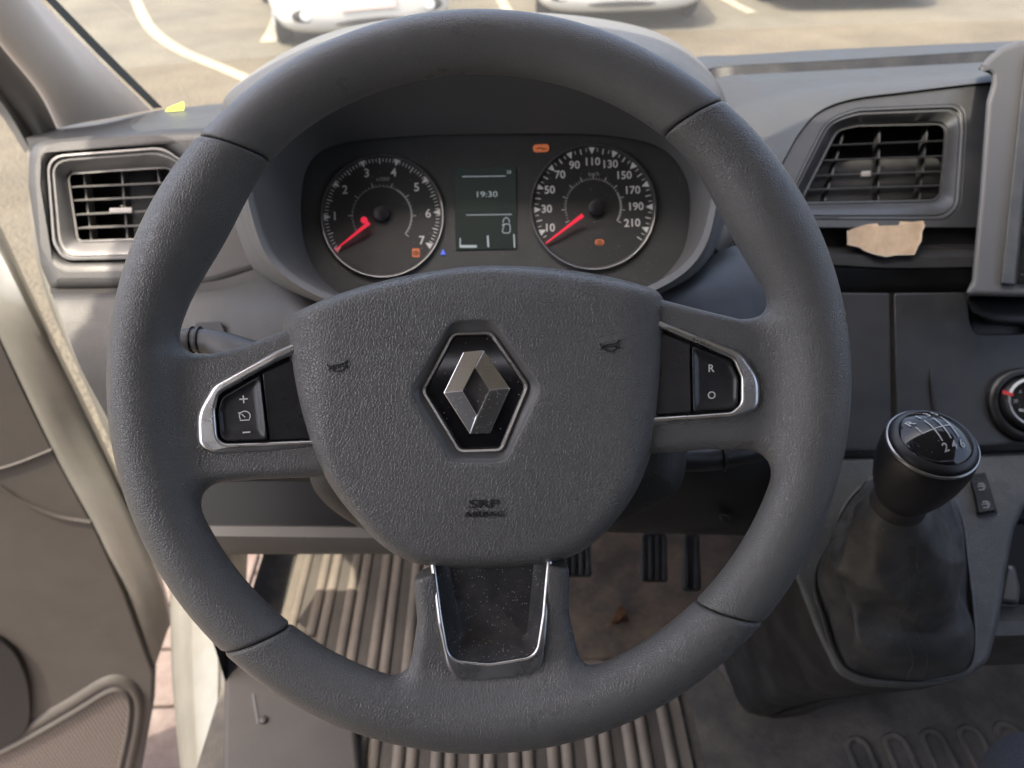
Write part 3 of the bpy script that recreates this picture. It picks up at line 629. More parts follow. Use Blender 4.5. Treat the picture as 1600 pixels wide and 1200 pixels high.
# right knee panel
K = [[(1030, 440, .74), (1100, 405, .75), (1160, 380, .76), (1260, 360, .79)], [(1020, 455, .69), (1100, 425, .71), (1190, 410, .73), (1280, 400, .77)], [(1010, 480, .66), (1100, 470, .68), (1200, 470, .71), (1300, 470, .76)], [(1010, 600, .66), (1100, 590, .67), (1200, 580, .71), (1310, 580, .755)], [(980, 720, .69), (1090, 715, .70), (1210, 710, .73), (1320, 710, .745)], [(880, 790, .76), (1080, 790, .75), (1210, 790, .75), (1300, 800, .74)], [(860, 828, .80), (1080, 832, .79), (1200, 836, .78), (1290, 850, .76)], [(860, 826, .88), (1080, 830, .88), (1200, 836, .86), (1290, 850, .84)]]
mk('knee_panel', *loft(K, 50, 4), DARK, dash, smooth=60)
mk('screw_cover', *plate(rpoly([(1120, 800), (1142, 806), (1148, 822), (1128, 816)], 4, 3), .745, .01, .001), DARKS, dash)
# right vent panel
RVO = rpoly([(1222, 342, 10), (1232, 306, 20), (1292, 186, 60), (1340, 170, 30), (1506, 163, 26), (1508, 200, 10), (1500, 325, 30), (1478, 343, 16)], 10, 6)
vp_out = rpoly([(x + 11, y + 10, 4) for x, y in xs4] + [(1650, 352), (1120, 352 + 60)], 4, 3)
vp_out = np.array([(x + 10, y + 9) for x, y in crom(xs4, 40)] + [(1650, 356), (1150, 356)])
mk('vent_panel', *plate(vp_out, DP, .02, .0012, holes=[RVO]), DARK, dash, smooth=60)
# shallow tray with the cardboard, and the slope below it
T = [[(1180, 354, .80), (1290, 354, .80), (1400, 352, .80), (1560, 350, .80)], [(1190, 358, .803), (1290, 358, .803), (1400, 356, .803), (1560, 354, .803)], [(1200, 384, .80), (1300, 385, .80), (1400, 388, .80), (1560, 387, .80)], [(1200, 388, .79), (1306, 391, .79), (1400, 395, .79), (1560, 394, .79)], [(1200, 394, .782), (1310, 397, .782), (1400, 402, .782), (1560, 401, .782)], [(1200, 412, .78), (1312, 414, .78), (1400, 418, .78), (1560, 416, .78)], [(1200, 418, .786), (1314, 418, .786), (1400, 422, .786), (1560, 420, .786)], [(1200, 436, .79), (1318, 438, .79), (1400, 440, .79), (1560, 440, .79)], [(1200, 456, .80), (1318, 456, .80), (1400, 457, .80), (1560, 456, .80)]]
mk('shelf', *loft(T, 50, 1), DARK, dash, smooth=35)
# centre stack: two panels with a joint
mk('stack_panel', *plate(rpoly([(1230, 457), (1391, 458), (1396, 730), (1270, 740)], 5, 4), lambda x, y: .776 - (y - 457) * .00014, .05, .0018), DARK, dash, smooth=60)
mk('stack_panel', *plate(rpoly([(1396, 458), (1504, 457, 14), (1512, 470), (1514, 500, 10), (1522, 522, 14), (1660, 520), (1660, 700), (1401, 706)], 5, 4), lambda x, y: .772 - (y - 457) * .00014, .05, .0018), DARK, dash, smooth=60, label='wide dark panel above the gear lever')
mk('stack_rib', *tube([at(1453, 570, .757), at(1456, 600, .750), at(1462, 650, .744)], [.0006, .0016, .0022], 8), DARK, dash)
# pocket beside the stack
mk('cubby', *plate(rpoly([(1512, 462), (1660, 458), (1660, 530), (1524, 524), (1514, 500)], 8, 4), .80, .02, .001), DARKS, dash)
mk('cubby_flap', *loft([[(1512, 466, .79), (1560, 463, .79), (1660, 460, .79)], [(1514, 474, .775), (1560, 470, .772), (1660, 468, .77)], [(1520, 488, .77), (1560, 500, .765), (1660, 502, .76)], [(1530, 494, .78), (1560, 506, .775), (1660, 508, .77)], [(1530, 496, .80), (1560, 508, .80), (1660, 510, .80)]], 30, 3), DARK, dash, smooth=60)
mk('stack_ledge', *loft([[(1260, 700, .745), (1400, 698, .742), (1660, 686, .742)], [(1260, 704, .728), (1400, 702, .728), (1660, 690, .728)], [(1260, 714, .73), (1400, 711, .73), (1660, 700, .73)], [(1260, 722, .75), (1400, 719, .75), (1660, 706, .75)]], 20), DARKS, dash, smooth=35)

pd = [(62, 1.12), (62, 1.09), (78, 1.02), (112, .875), (118, .868), (134, .862), (300, .81), (440, .785), (456, .78), (690, .748), (704, .75), (712, .86)]
mk('passenger_panel', *loft([[(1648, y, d), (1900, y - 10, d), (2250, y - 24, d)] for y, d in pd], 30), DARK, dash, smooth=35)
# ================================================================== AIR VENTS
def vent(label, outer, inner, c, dfun, sink, slats, vanes, knob, mats, group):
    root = thing('air_vent', at(c[0], c[1] + 50, dfun(*c)), label, 'air vent', group)
    th = TH[::3]; A, B = star(outer, c, th), star(inner, c, th); R = []
    for s, dz in ((0, .012), (0, .0005), (.02, -.0012), (.10, -.0016), (.15, -.0006), (.17, .0016), (.22, .0022), (.26, .001), (.34, .0012), (.86, sink * .8), (.93, sink), (1.0, sink), (1.02, sink + .002)):
        Q = A + (B - A) * s; R.append(np.array([at(q[0], q[1], dfun(*q) + dz) for q in Q]))
    mk('frame', *rings_mesh(R), mats[0], root, smooth=38)
    V, Fq = bezel(inner, lambda x, y: dfun(x, y) + sink, [(-.0006, .0008), (-.0002, -.0012), (.0010, -.0012), (.0016, .0006), (.0018, .02)]); mk('grille_edge', V, Fq, mats[1], root, smooth=60)
    R = [np.array([at(q[0], q[1], dfun(*q) + dz) for q in c + (B - c) * k]) for k, dz in ((1.0, sink + .002), (.98, sink + .05), (.02, sink + .05))]
    mk('duct', *rings_mesh(R), DARK, root, smooth=30)
    for (p, q) in slats:
        a, b = at(*p, dfun(*p) + sink + .006), at(*q, dfun(*q) + sink + .006); mk('slat', *bar(a, b, np.array([0, .0007, .0003]), np.array([0, -.002, .006])), mats[1], root, smooth=30)
    for (p, q) in vanes:
        a, b = at(*p, dfun(*p) + sink + .017), at(*q, dfun(*q) + sink + .017); mk('vane', *bar(a, b, np.array([.0010, 0, 0]), np.array([0, 0, .007])), mats[1], root, smooth=30)
    (x0, y0, x1, y1) = knob; d = dfun(x0, y0) + sink
    V, Fq = plate(rpoly([(x0, y0), (x1, y0 - 1), (x1, y1 - 1), (x0, y1)], 2, 3), d - .003, .012, .0012); mk('slider_tab', V, Fq, mats[2], root)
VS = material('vent satin', (.034, .035, .037), .36, var=.1, vscale=20); VK = material('slider grey', (.25, .24, .23), .35)
VSL = material('vent light satin', (.12, .118, .116), .38, var=.1, vscale=20)
LVI = rpoly([(105, 271), (262, 261, 16), (290, 285), (300, 371), (122, 378)], 10, 5)
vent('air vent at the left end of the dashboard beside the door', LVO, LVI, np.array([190.0, 322.0]), lambda x, y: .777, .014,
     [((112, 292), (292, 284)), ((115, 313), (294, 305)), ((117, 335), (296, 327)), ((120, 356), (298, 349))], [((136, 272), (148, 376)), ((250, 264), (266, 372)), ((195, 268), (204, 374))], (171, 325, 207, 334), (VSL, VSL, VK), 'dashboard air vents')
RVI = rpoly([(1250, 318, 6), (1258, 300, 10), (1308, 203, 24), (1340, 196, 10), (1478, 193, 14), (1476, 230, 8), (1468, 314, 16)], 8, 5)
vent('air vent on the dark panel above the torn cardboard', RVO, RVI, np.array([1380.0, 262.0]), lambda x, y: DP(x, y) + .0005, .016,
     [((1292, 227), (1476, 220)), ((1278, 251), (1474, 244)), ((1264, 275), (1472, 268)), ((1254, 297), (1470, 290))], [((1316, 204), (1285, 316)), ((1445, 196), (1432, 314)), ((1370, 198), (1368, 315))], (1345, 268, 1361, 277), (VS, VS, VK), 'dashboard air vents')

# ================================================================== CARDBOARD, SCREEN, DIAL
cb = np.array([(1325, 361), (1334, 357), (1352, 351), (1371, 349), (1373, 353), (1404, 352), (1406, 346), (1424, 347), (1443, 345), (1445, 352), (1440, 362), (1439, 376), (1434, 384), (1428, 398), (1400, 398), (1384, 401), (1366, 397), (1352, 392), (1343, 386), (1325, 382)], float)
card = mk('cardboard_scrap', *plate(cb, lambda x, y: .7835 - (y - 345) * .0001 + .0012 * math.sin(x * .09) + .0009 * math.sin(y * .16 + x * .03), .0022, .0003, back=True), CARD, None, 'torn scrap of brown cardboard lying on the shelf under the vent', 'cardboard')
mk('torn_edge', *tube([at(x, y, (.7835 - (y - 345) * .0001 + .0012 * math.sin(x * .09) + .0009 * math.sin(y * .16 + x * .03)) - .0002) for x, y in np.vstack([cb[9:], cb[:1]])], .0009, 6), CARDE, card)
sr = thing('media_screen', at(1590, 460, .75), 'upright screen housing at the right edge of the dashboard', 'screen')
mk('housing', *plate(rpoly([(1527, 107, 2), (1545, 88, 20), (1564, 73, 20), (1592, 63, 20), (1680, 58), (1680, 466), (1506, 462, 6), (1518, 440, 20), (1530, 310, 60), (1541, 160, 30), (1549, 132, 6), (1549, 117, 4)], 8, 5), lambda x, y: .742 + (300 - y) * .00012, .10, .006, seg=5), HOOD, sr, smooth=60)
mk('bezel_strip', *plate(rpoly([(1602, 80), (1620, 78), (1586, 446), (1563, 444)], 3, 3), lambda x, y: .737 + (300 - y) * .00012, .01, .0025, seg=4), CONS, sr, smooth=60)
mk('screen', *plate(rpoly([(1622, 90), (1690, 88), (1690, 440), (1589, 444)], 3, 3), lambda x, y: .738 + (300 - y) * .00012, .008, .0008), PIANO, sr)
cl = thing('climate_dial', at(1598, 690, .745), 'round black heater dial with red and white mark at the right edge', 'dial')
cax = unit(at(1598, 632, .745) * -.15 + np.array([0, .25, 1]))
co = at(1600, 634, .748)
mk('outer_ring', *lathe([(.037, 0), (.037, .006), (.0355, .0085), (.030, .010), (.0285, .009), (.0275, .004)], co, cax, 64), DARKS, cl, smooth=50)
mk('knob', *lathe([(.0265, .002), (.026, .013), (.0235, .0155), (.020, .016)], co, cax, 64), KNOB, cl, smooth=50)
mk('chrome_ring', *lathe([(.0238, .0150), (.0232, .0168), (.0216, .0168), (.0212, .0150)], co, cax, 64), CHROME, cl, smooth=60)
mk('dial_face', *lathe([(.0215, .0152), (.001, .0150)], co, cax, 48), PIANO, cl)
def dialp(r, a, h): 
    a1 = unit(np.array([1., 0, 0]) - cax * cax[0]); b1 = np.cross(cax, a1); return co + cax * h + r * (a1 * math.cos(math.radians(a)) + b1 * math.sin(math.radians(a)))
def arcband(r0, r1, a0, a1, h, n=16):
    A = np.linspace(a0, a1, n); return rings_mesh([np.array([dialp(r, a, h) for a in A]) for r in (r0, r1)], False)
mk('white_mark', *arcband(.0212, .0240, 70, 156, .0172), WHITE, cl, smooth=0)
mk('red_mark', *arcband(.0200, .0300, 155, 163, .0175), REDP, cl, smooth=0)
V, Fq = join([text_at('20', dialp(.0165, 175, .0156), [1, .1, 0], [0, 1, 0], .0035), text_at('A', dialp(.015, 135, .0156), [1, .1, 0], [0, 1, 0], .003), strokes([([(1592, 640), (1600, 642)], 4)], .731)])
mk('dial_print', V, Fq, GREYP, cl, smooth=0)

# ================================================================== CONSOLE AND GEAR LEVER
def DK(x, y): return .735 - (y - 700) * .00020
con = thing('centre_console', at(1420, 1090, .72), 'grey plastic console around the gear lever gaiter', 'console')
hole = crom([(1300, 850), (1278, 905), (1293, 965), (1309, 1015), (1333, 1047), (1400, 1060), (1470, 1058), (1508, 1044), (1519, 1008), (1516, 950), (1508, 880), (1500, 820), (1484, 778), (1445, 745), (1390, 742), (1335, 780)], 90, True)
cout = rpoly([(1205, 712), (1225, 850, 60), (1245, 910, 60), (1276, 990, 60), (1306, 1052, 40), (1345, 1072, 60), (1425, 1077, 200), (1500, 1064, 60), (1543, 1036, 40), (1560, 975, 60), (1572, 890, 80), (1584, 828, 60), (1606, 780, 40), (1680, 760), (1680, 702), (1400, 712)], 10, 6)
mk('surround', *plate(cout, DK, .03, .006, holes=[hole], seg=5), CONS, con, smooth=60)
V, Fq = bezel(inset(ccw(hole), -9), DK, [(-.001, .001), (.0005, -.0012), (.0022, -.0014), (.0034, .0006)]); mk('gaiter_rim', V, Fq, CONS, con, smooth=60)
sk = [(1215, 790), (1228, 860), (1248, 912), (1279, 990), (1309, 1049), (1347, 1068), (1425, 1073), (1498, 1060), (1540, 1033), (1556, 975), (1568, 890), (1578, 840)]
sk = crom(sk, 70); rr = []
for dn_, df_, kx_ in ((0, 0, 0), (.012, .004, 0), (.06, .03, .002), (.14, .075, .005), (.25, .13, .008), (.34, .17, .010)):
    rr.append(np.array([at(q[0], q[1], DK(*q) + .010) - UPR * dn_ + FWR * df_ + XR * kx_ * (1 if q[0] < 1400 else -1) for q in sk]))
mk('console_body', *rings_mesh(rr, False), DARKS, con, smooth=50)
mk('switch_frame', *plate(rpoly([(1514, 742), (1540, 738), (1560, 804), (1528, 809)], 3, 3), lambda x, y: DK(x, y) - .0006, .003, .0004), BLACK, con)
sw = mk('rocker_switch', *loft([[(1517, 748, .7225), (1540, 745, .7225)], [(1519, 752, .718), (1542, 749, .718)], [(1525, 776, .7165), (1548, 772, .7165)], [(1530, 800, .709), (1554, 796, .709)], [(1531, 805, .713), (1556, 801, .713)]], 8), DARKS, con, smooth=30)
def icon(cx, cy, d): return [([(cx - 5, cy - 4), (cx + 1, cy - 5), (cx + 3, cy), (cx + 5, cy + 5), (cx - 4, cy + 5)], 1.5), ([(cx - 6, cy), (cx + 4, cy - 1)], 1.4), (arc(cx + 1, cy, 5, -90, 150, 10), 1.3)]
mk('switch_symbol', *join([strokes(icon(1533, 760, 0), .7155), strokes(icon(1540, 788, 0), .7095)]), GREYP, sw, smooth=0)
# recess to the right of the console with a handle
mk('side_recess', *plate(rpoly([(1540, 770), (1690, 760), (1690, 960), (1530, 965)], 4, 3), .82, .02, .002), BLACK, con)
mk('side_sill', *loft([[(1530, 948, .80), (1690, 940, .80)], [(1530, 972, .78), (1690, 966, .78)], [(1530, 994, .775), (1690, 990, .775)], [(1530, 998, .80), (1690, 994, .80)], [(1530, 1040, .88), (1690, 1036, .88)]], 12), CONS, con, smooth=30)
mk('side_rail', *loft([[(1575, 800, .81), (1690, 796, .81)], [(1575, 812, .80), (1690, 808, .80)], [(1575, 820, .82), (1690, 816, .82)]], 8), DARKS, con, smooth=30)
hd = mk('handle', *plate(rpoly([(1562, 940), (1592, 944, 8), (1594, 920), (1586, 885, 10), (1572, 880)], 5, 4), .785, .02, .004, seg=4), SILVER, con, smooth=60, label='small silver handle beside the console')
mk('handle_edge', *tube([at(1562, 945, .783), at(1580, 946.5, .783), at(1592, 945, .783)], .0012, 8), DARKS, hd)

gear = thing('gear_lever', at(1402, 1040, .67), 'gear lever with glossy black knob and leather gaiter', 'gear lever')
gax = unit(at(1470, 670, .497) - at(1403, 786, .556)); go = at(1403, 786, .556)
mk('collar', *lathe([(.012, -.004), (.0185, -.004), (.0195, -.001), (.0185, .006), (.0165, .0095), (.013, .010)], go, gax, 48), LOWER, gear, smooth=50)
kb = mk('knob', *lathe([(.0140, .004), (.0172, .008), (.0210, .015), (.0252, .026), (.0283, .039), (.0297, .050), (.0300, .058), (.0296, .0645), (.0286, .067), (.0272, .0675)], go, gax, 64), KNOB, gear, smooth=50)
mk('knob_ring', *lathe([(.0287, .0655), (.0295, .0668), (.0291, .0682), (.0281, .0685)], go, gax, 64), CHROMED, kb, smooth=60)
HT, KD = .0835, 19.0
dome = lambda r: HT - KD * r * r
mk('knob_shoulder', *lathe([(.0272, .0672), (.0276, .0690), (.0268, .0708), (.0240, .0732), (.0228, .0735)], go, gax, 64), KNOB, kb, smooth=50)
mk('knob_cap', *lathe([(.0236, .0715)] + [(r, dome(r)) for r in np.linspace(.0234, .0004, 14)], go, gax, 64), PIANO, kb, smooth=180)
kx = unit(np.array([.965, .08, -.30]) - gax * np.dot([.965, .08, -.30], gax)); ky = np.cross(gax, kx)
def on_dome(V2):
    V2 = np.asarray(V2, float); r = np.hypot(V2[:, 0], V2[:, 1]); return go + V2[:, :1] * kx + V2[:, 1:2] * ky + gax * (dome(r) + .0008)[:, None]
def dtext(s, u, v, h):
    V, Fc = text_raw(s, 0, .018); return on_dome(np.stack([u + V[:, 0] * h / .7, v + V[:, 1] * h / .7], 1)), Fc
def dline(p, q, wd=.0007):
    p, q = np.array(p), np.array(q); t = unit(q - p); nn = np.array([-t[1], t[0]]) * wd / 2; m = 6; V2 = []
    for k in range(m):
        c = p + (q - p) * k / (m - 1); V2 += [c + nn, c - nn]
    return on_dome(V2), [[2 * k, 2 * k + 1, 2 * k + 3, 2 * k + 2] for k in range(m - 1)]
u0, du = -.0072, .0062; pr = [dtext('R', -.0128, .0118, .0050)]
for k, (a, b) in enumerate((('1', '2'), ('3', '4'), ('5', '6'))):
    u = u0 + .0018 + k * du; pr += [dtext(a, u, .0140, .0050), dtext(b, u, -.0132, .0052), dline((u, .0095), (u, -.0090), .0009)]
pr += [dline((-.0125, .0004), (u0 + .0018 + 2 * du, .0004)), dline((-.0128, .0070), (-.0128, .0003))]
mk('shift_pattern', *join(pr), GREYP, kb, smooth=0)
# gaiter
GT = np.linspace(0, 2 * math.pi, 160, False); gc = np.array([1402.0, 905.0]); base = star(hole, gc, GT)
a1 = unit(np.array([1., 0, 0]) - gax * gax[0]); b1 = np.cross(gax, a1); rings = []
for t in np.linspace(0, 1, 40):
    ring = []
    for i, th in enumerate(GT):
        q = gc + (base[i] - gc) * 1.03; Bp = at(q[0], q[1], DK(*q) + .006)
        Tp = go + .0190 * (a1 * math.cos(th) + b1 * math.sin(th)) - gax * .001
        e = t ** .75; e = e if math.sin(th) < .3 else t; tpx = np.array([800 + Tp[0] / -Tp[2] * FPX, 600 - Tp[1] / -Tp[2] * FPX]); bpx = tpx + (q - tpx) * [t ** .62, e]; p = at(bpx[0], bpx[1], -Tp[2] + (DK(*q) + .006 + Tp[2]) * t); out = unit([math.cos(th), math.sin(th), .15])
        g2 = lambda c, w: math.exp(-((((th - c + math.pi) % (2 * math.pi)) - math.pi) / w) ** 2)
        bulge = .003 * math.sin(math.pi * t)
        rdg = lambda v: 1 - 2 * abs(math.sin(v)) ** .7; fold = (.0030 * math.sin(th * 3 + 5 * t + 1.2) + .0028 * rdg(th * 2.5 - 6 * t) + .0030 * rdg(1.5 * th + 8 * t + .6) + .0012 * rdg(4 * th + 11 * t)) * math.sin(math.pi * t) ** .8
        dent = -.020 * g2(5.95, .26) * math.exp(-((t - .80) / .14) ** 2) - .012 * g2(3.8, .28) * math.exp(-((t - .72) / .18) ** 2)
        sag = .024 * math.exp(-((t - .55) / .10) ** 2) * max(0, -math.sin(th)) - .014 * math.exp(-((t - .80) / .10) ** 2) * max(0, -math.sin(th))
        ring.append(p + out * (bulge + fold + dent) + np.array([0, 0, 1]) * (.004 * math.sin(math.pi * t) - sag * .6))
    rings.append(np.array(ring))
gt = mk('gaiter', *rings_mesh(rings), BOOT, gear, smooth=180)
SEAM_M = material('stitch thread', (.075, .075, .075), .7)
parts = []; A = np.array(rings); ia = int(160 * (1.5 * math.pi + .10) / (2 * math.pi))
for col_i in (ia, ia + 4):
    line = A[:, col_i]
    for k in range(3, 39):
        p, q = line[k], line[min(k + 1, 39)]; parts.append(tube([p + (q - p) * .1 + np.array([0, 0, .0004]), p + (q - p) * .65 + np.array([0, 0, .0004])], .0005, 5))
mk('stitching', *join(parts), SEAM_M, gt)

# ================================================================== FLOOR, MATS, PEDALS
HF = -.955
def quadgrid(c, nu=12, nv=12):
    c = [np.array(p) for p in c]; R = []
    for j in range(nv):
        v = j / (nv - 1); R.append(np.array([(c[0] * (1 - u) + c[1] * u) * (1 - v) + (c[3] * (1 - u) + c[2] * u) * v for u in np.linspace(0, 1, nu)]))
    return rings_mesh(R, False)
fp = from_place
mk('floor', *quadgrid([fp(-.42, -.8, HF), fp(1.25, -.8, HF), fp(1.25, 1.0, HF), fp(-.42, 1.0, HF)]), MATD, None, 'dark dusty cab floor', 'floor', kind='structure')
mk('front_wall', *join([quadgrid([fp(-.48, .98, HF), fp(1.25, .98, HF), fp(1.25, 1.14, -.60), fp(-.48, 1.14, -.60)]), quadgrid([fp(-.48, 1.14, -.60), fp(1.25, 1.14, -.60), fp(1.25, 1.18, -.36), fp(-.48, 1.18, -.36)])]), FOOT, None, 'carpeted front wall of the footwell', 'wall', kind='structure')
def slab(pts, h, thick, proj=None): return plate(np.array(pts, float), 0, thick, .002, proj=planeproj(UPR * h, UPR))
def wbox(x0, x1, f0, f1, h0, h1, ch=.004):
    c = [fp(x0, f0, h0), fp(x1, f0, h0), fp(x1, f1, h0), fp(x0, f1, h0), fp(x0, f0, h1), fp(x1, f0, h1), fp(x1, f1, h1), fp(x0, f1, h1)]
    bm = bmesh.new(); v = [bm.verts.new(p) for p in c]
    for q in ((0, 3, 2, 1), (4, 5, 6, 7), (0, 1, 5, 4), (1, 2, 6, 5), (2, 3, 7, 6), (3, 0, 4, 7)): bm.faces.new([v[i] for i in q])
    if ch: bmesh.ops.bevel(bm, geom=bm.edges[:], offset=ch, segments=2, affect='EDGES', profile=.5)
    bm.verts.index_update(); V = np.array([a.co[:] for a in bm.verts]); Fc = [[a.index for a in f.verts] for f in bm.faces]; bm.free(); return V, Fc
mat1 = thing('floor_mat', fp(-.08, .62, HF), 'dusty ribbed rubber mat in the driver footwell', 'floor mat')
def prism(pts, h0, h1):
    n = len(pts); V = [fp(x, f, h0) for x, f in pts] + [fp(x, f, h1) for x, f in pts]
    return V, [list(range(n))[::-1], [n + i for i in range(n)]] + [[i, (i + 1) % n, n + (i + 1) % n, n + i] for i in range(n)]
mk('mat_base', *prism([(.205, .10), (.205, .62), (.0, .66), (-.06, .93), (-.36, .93), (-.36, .72), (-.19, .45), (-.15, .10)], HF, HF + .006), MAT, mat1, smooth=30)
def stadium(x, hw, f0, f1, h):
    return [fp(x - hw, f0, h)] + [fp(x - hw, v, h) for v in np.linspace(f0 + .04, f1, 6)] + [fp(x - hw * math.cos(a), f1 + hw * math.sin(a), h) for a in np.linspace(.2, math.pi - .2, 8)] + [fp(x + hw, v, h) for v in np.linspace(f1, f0 + .04, 6)] + [fp(x + hw, f0, h)]
for k in range(11):
    x = -.325 + k * .049; f1 = .885 - .004 * k if x < -.06 else .60; f0 = .12 + max(0, -.165 - x) * 3.6
    mk('rib', *tube(stadium(x, .0155, f0, f1, HF + .005), .0085, 8), MAT, mat1, smooth=60)
    mk('groove', *wbox(x - .0125, x + .0125, f0, f1 + .008, HF + .004, HF + .0072, .001), MATG, mat1)
mk('carpet', *wbox(-.05, .42, .64, 1.0, HF, HF + .012, .005), FOOT, None, 'brown dusty carpet patch in front of the pedals', 'carpet')
mat2 = thing('floor_mat', fp(.6, .40, HF), 'dark rubber mat with round-ended slots below the console', 'floor mat')
mk('mat_base', *wbox(.22, 1.2, -.2, .70, HF, HF + .006), MATD, mat2)
for k in range(9):
    x = .415 + k * .0485; hw = .0125; f1 = .500 + k * .003; h = HF + .0062
    path = [fp(x - hw, .15, h)] + [fp(x - hw, v, h) for v in np.linspace(.2, f1, 6)] + [fp(x - hw * math.cos(a), f1 + hw * math.sin(a), h) for a in np.linspace(.2, math.pi - .2, 8)] + [fp(x + hw, v, h) for v in np.linspace(f1, .2, 6)] + [fp(x + hw, .15, h)]
    mk('slot_rim', *tube(path, .0042, 8), MATD, mat2, smooth=60)
    mk('slot_pad', *wbox(x - hw, x + hw, .14, f1 + .006, HF + .004, HF + .0075, .001), MATD, mat2)
def pedal(label, px0, px1, py0, py1, d, ribs, mat):
    root = thing('pedal', at((px0 + px1) / 2, py1, d), label, 'pedal', 'foot pedals')
    df = lambda x, y: d - (y - py0) * .0004
    mk('pad', *plate(rpoly([(px0 + 4, py0), (px1 - 4, py0), (px1, py1), (px0, py1)], 6, 4), df, .012, .003), DARKS, root, smooth=50)
    for k in range(ribs):
        x = px0 + (px1 - px0) * (k + .5) / ribs; mk('rib', *bar(at(x, py0 + 5, df(x, py0)), at(x, py1 - 5, df(x, py1)), np.array([.003, 0, 0]), np.array([0, 0, .003])), DARKS, root)
    x = (px0 + px1) / 2; mk('arm', *bar(at(x, py0 + 20, d + .012), at(x + 6, py0 - 90, d + .02), np.array([.008, 0, 0]), np.array([0, 0, .005])), DARKS, root)
pedal('ribbed brake pedal seen through the wheel near its right grip', 1000, 1044, 832, 910, 1.12, 4, DARKS)
pedal('narrow accelerator pedal at the right of the brake pedal', 1064, 1096, 834, 924, 1.10, 2, DARKS)
pedal('clutch pedal partly hidden by the lower spoke of the wheel', 858, 925, 846, 902, 1.12, 6, DARKS)
lf = thing('dry_leaf', on_h(968, 972, HF + .01), 'small dry brown leaf lying on the footwell carpet', 'leaf')
V = []
for j in range(5):
    for i in range(9):
        u, v = i / 8 - .5, j / 4 - .5; wv = (1 - (2 * u) ** 2) ** .6; V.append(on_h(968, 972, HF + .012) + XR * (u * .026) + FWR * (v * .016 * wv + u * .010) + UPR * (.003 * math.sin(9 * u) + .011 * (v * wv) ** 2 * 8 + .004 * math.sin(14 * v + 5 * u)))
mk('blade', V, grid_faces(5, 9), material('dry leaf', (.15, .075, .04), .7, var=.4, vscale=60), lf)
mk('stalk', *tube([on_h(968, 972, HF + .012) + XR * u + FWR * u * .4 + UPR * .004 for u in (-.022, -.01, .01)], .0006, 6), material('leaf stalk', (.2, .12, .06), .7), lf)
hp = [on_h(1100, 985, HF + .01), on_h(1128, 1035, HF + .012), on_h(1165, 1072, HF + .012), on_h(1222, 1094, HF + .004)]
mk('floor_moulding', *tube(crom(hp, 24), .012, 12), MATD, None, 'rounded edge moulding on the floor beside the console', 'floor trim', smooth=60)  # edge moulding along the floor hump
# ================================================================== PERSON (only a knee reaches into the picture)
kp = [at(1690, 1330, .52), at(1650, 1262, .56), at(1630, 1238, .60), at(1645, 1240, .65), at(1680, 1290, .72)]
cv = crom(kp, 24); V, Fq = tube(cv, np.interp(np.linspace(0, 1, 24), [0, .35, .5, .7, 1], [.052, .046, .043, .040, .034]), 24)
kn = mk('person', V, Fq, DENIM, None, 'person in dark blue denim jeans, one knee at the lower right corner', 'person', smooth=180)

# ================================================================== VAN BODY: pillar, sill, step, and an unseen roof and walls shaped for the light
van = thing('delivery_van', fp(-.6, .3, -1.3), 'silver van body with pale pillar trim and sunlit door sill', 'van')
C0 = [(254, 168, 1.04), (170, 84, .97), (90, 2, .90), (50, -38, .86)]; C1 = [(240, 170, 1.03), (158, 90, .96), (80, 9, .89), (40, -32, .85)]
C2 = [(236, 172, 1.025), (153, 92, .955), (74, 12, .885), (34, -30, .845)]; C3 = [(165, 186, .985), (118, 108, .915), (52, 18, .845), (8, -40, .80)]
C4 = [(128, 192, .965), (90, 120, .90), (28, 34, .83), (-20, -40, .78)]; C5 = [(92, 200, .96), (62, 138, .90), (0, 62, .83), (-60, -20, .77)]; C6 = [(90, 202, .98), (58, 142, .92), (-4, 66, .85), (-64, -16, .79)]
for C_ in (C0, C1, C2, C3, C4, C5, C6): C_.append(tuple(b + (b - a) * 3.2 for a, b in zip(C_[-2], C_[-1])))
mk('screen_gasket', *loft([C0, mixr(C0, C1, .5), C1], 30), GASK, van, smooth=60)
mk('pillar_trim', *loft([C2, mixr(C2, C3, .5), C3, C4, C5, C6], 30, 3), TRIM, van, smooth=60)
S0 = [(92, 201, .985), (60, 140, .925), (-2, 64, .855), (-62, -18, .795)]; S1 = [(66, 212, .98), (30, 150, .925), (-30, 80, .86), (-90, 0, .80)]; S2 = [(58, 222, 1.0), (18, 165, .94), (-40, 95, .87), (-100, 20, .81)]; S3 = [(46, 232, .99), (6, 165, .93), (-52, 95, .86), (-110, 20, .80)]; S4 = [(40, 240, 1.04), (0, 178, .98), (-58, 105, .90), (-116, 30, .84)]
for C_ in (S0, S1, S2, S3, S4): C_.append(tuple(b + (b - a) * 3.2 for a, b in zip(C_[-2], C_[-1])))
mk('door_seal', *loft([S0, mixr(S0, S1, .5), S1, S2, S3, S4], 30, 2), SEAL, van, smooth=60)
mk('hinge_pillar', *loft([[(42, 236, 1.0), (60, 420, 1.0), (150, 640, 1.02), (250, 860, 1.20), (300, 960, 1.30)], [(52, 240, .95), (74, 440, .95), (164, 645, .98), (262, 850, 1.15), (312, 950, 1.25)], [(120, 240, .95), (160, 440, .95), (240, 645, .98), (330, 850, 1.15), (380, 950, 1.25)]], 40, 2), SILVER, van, smooth=60)
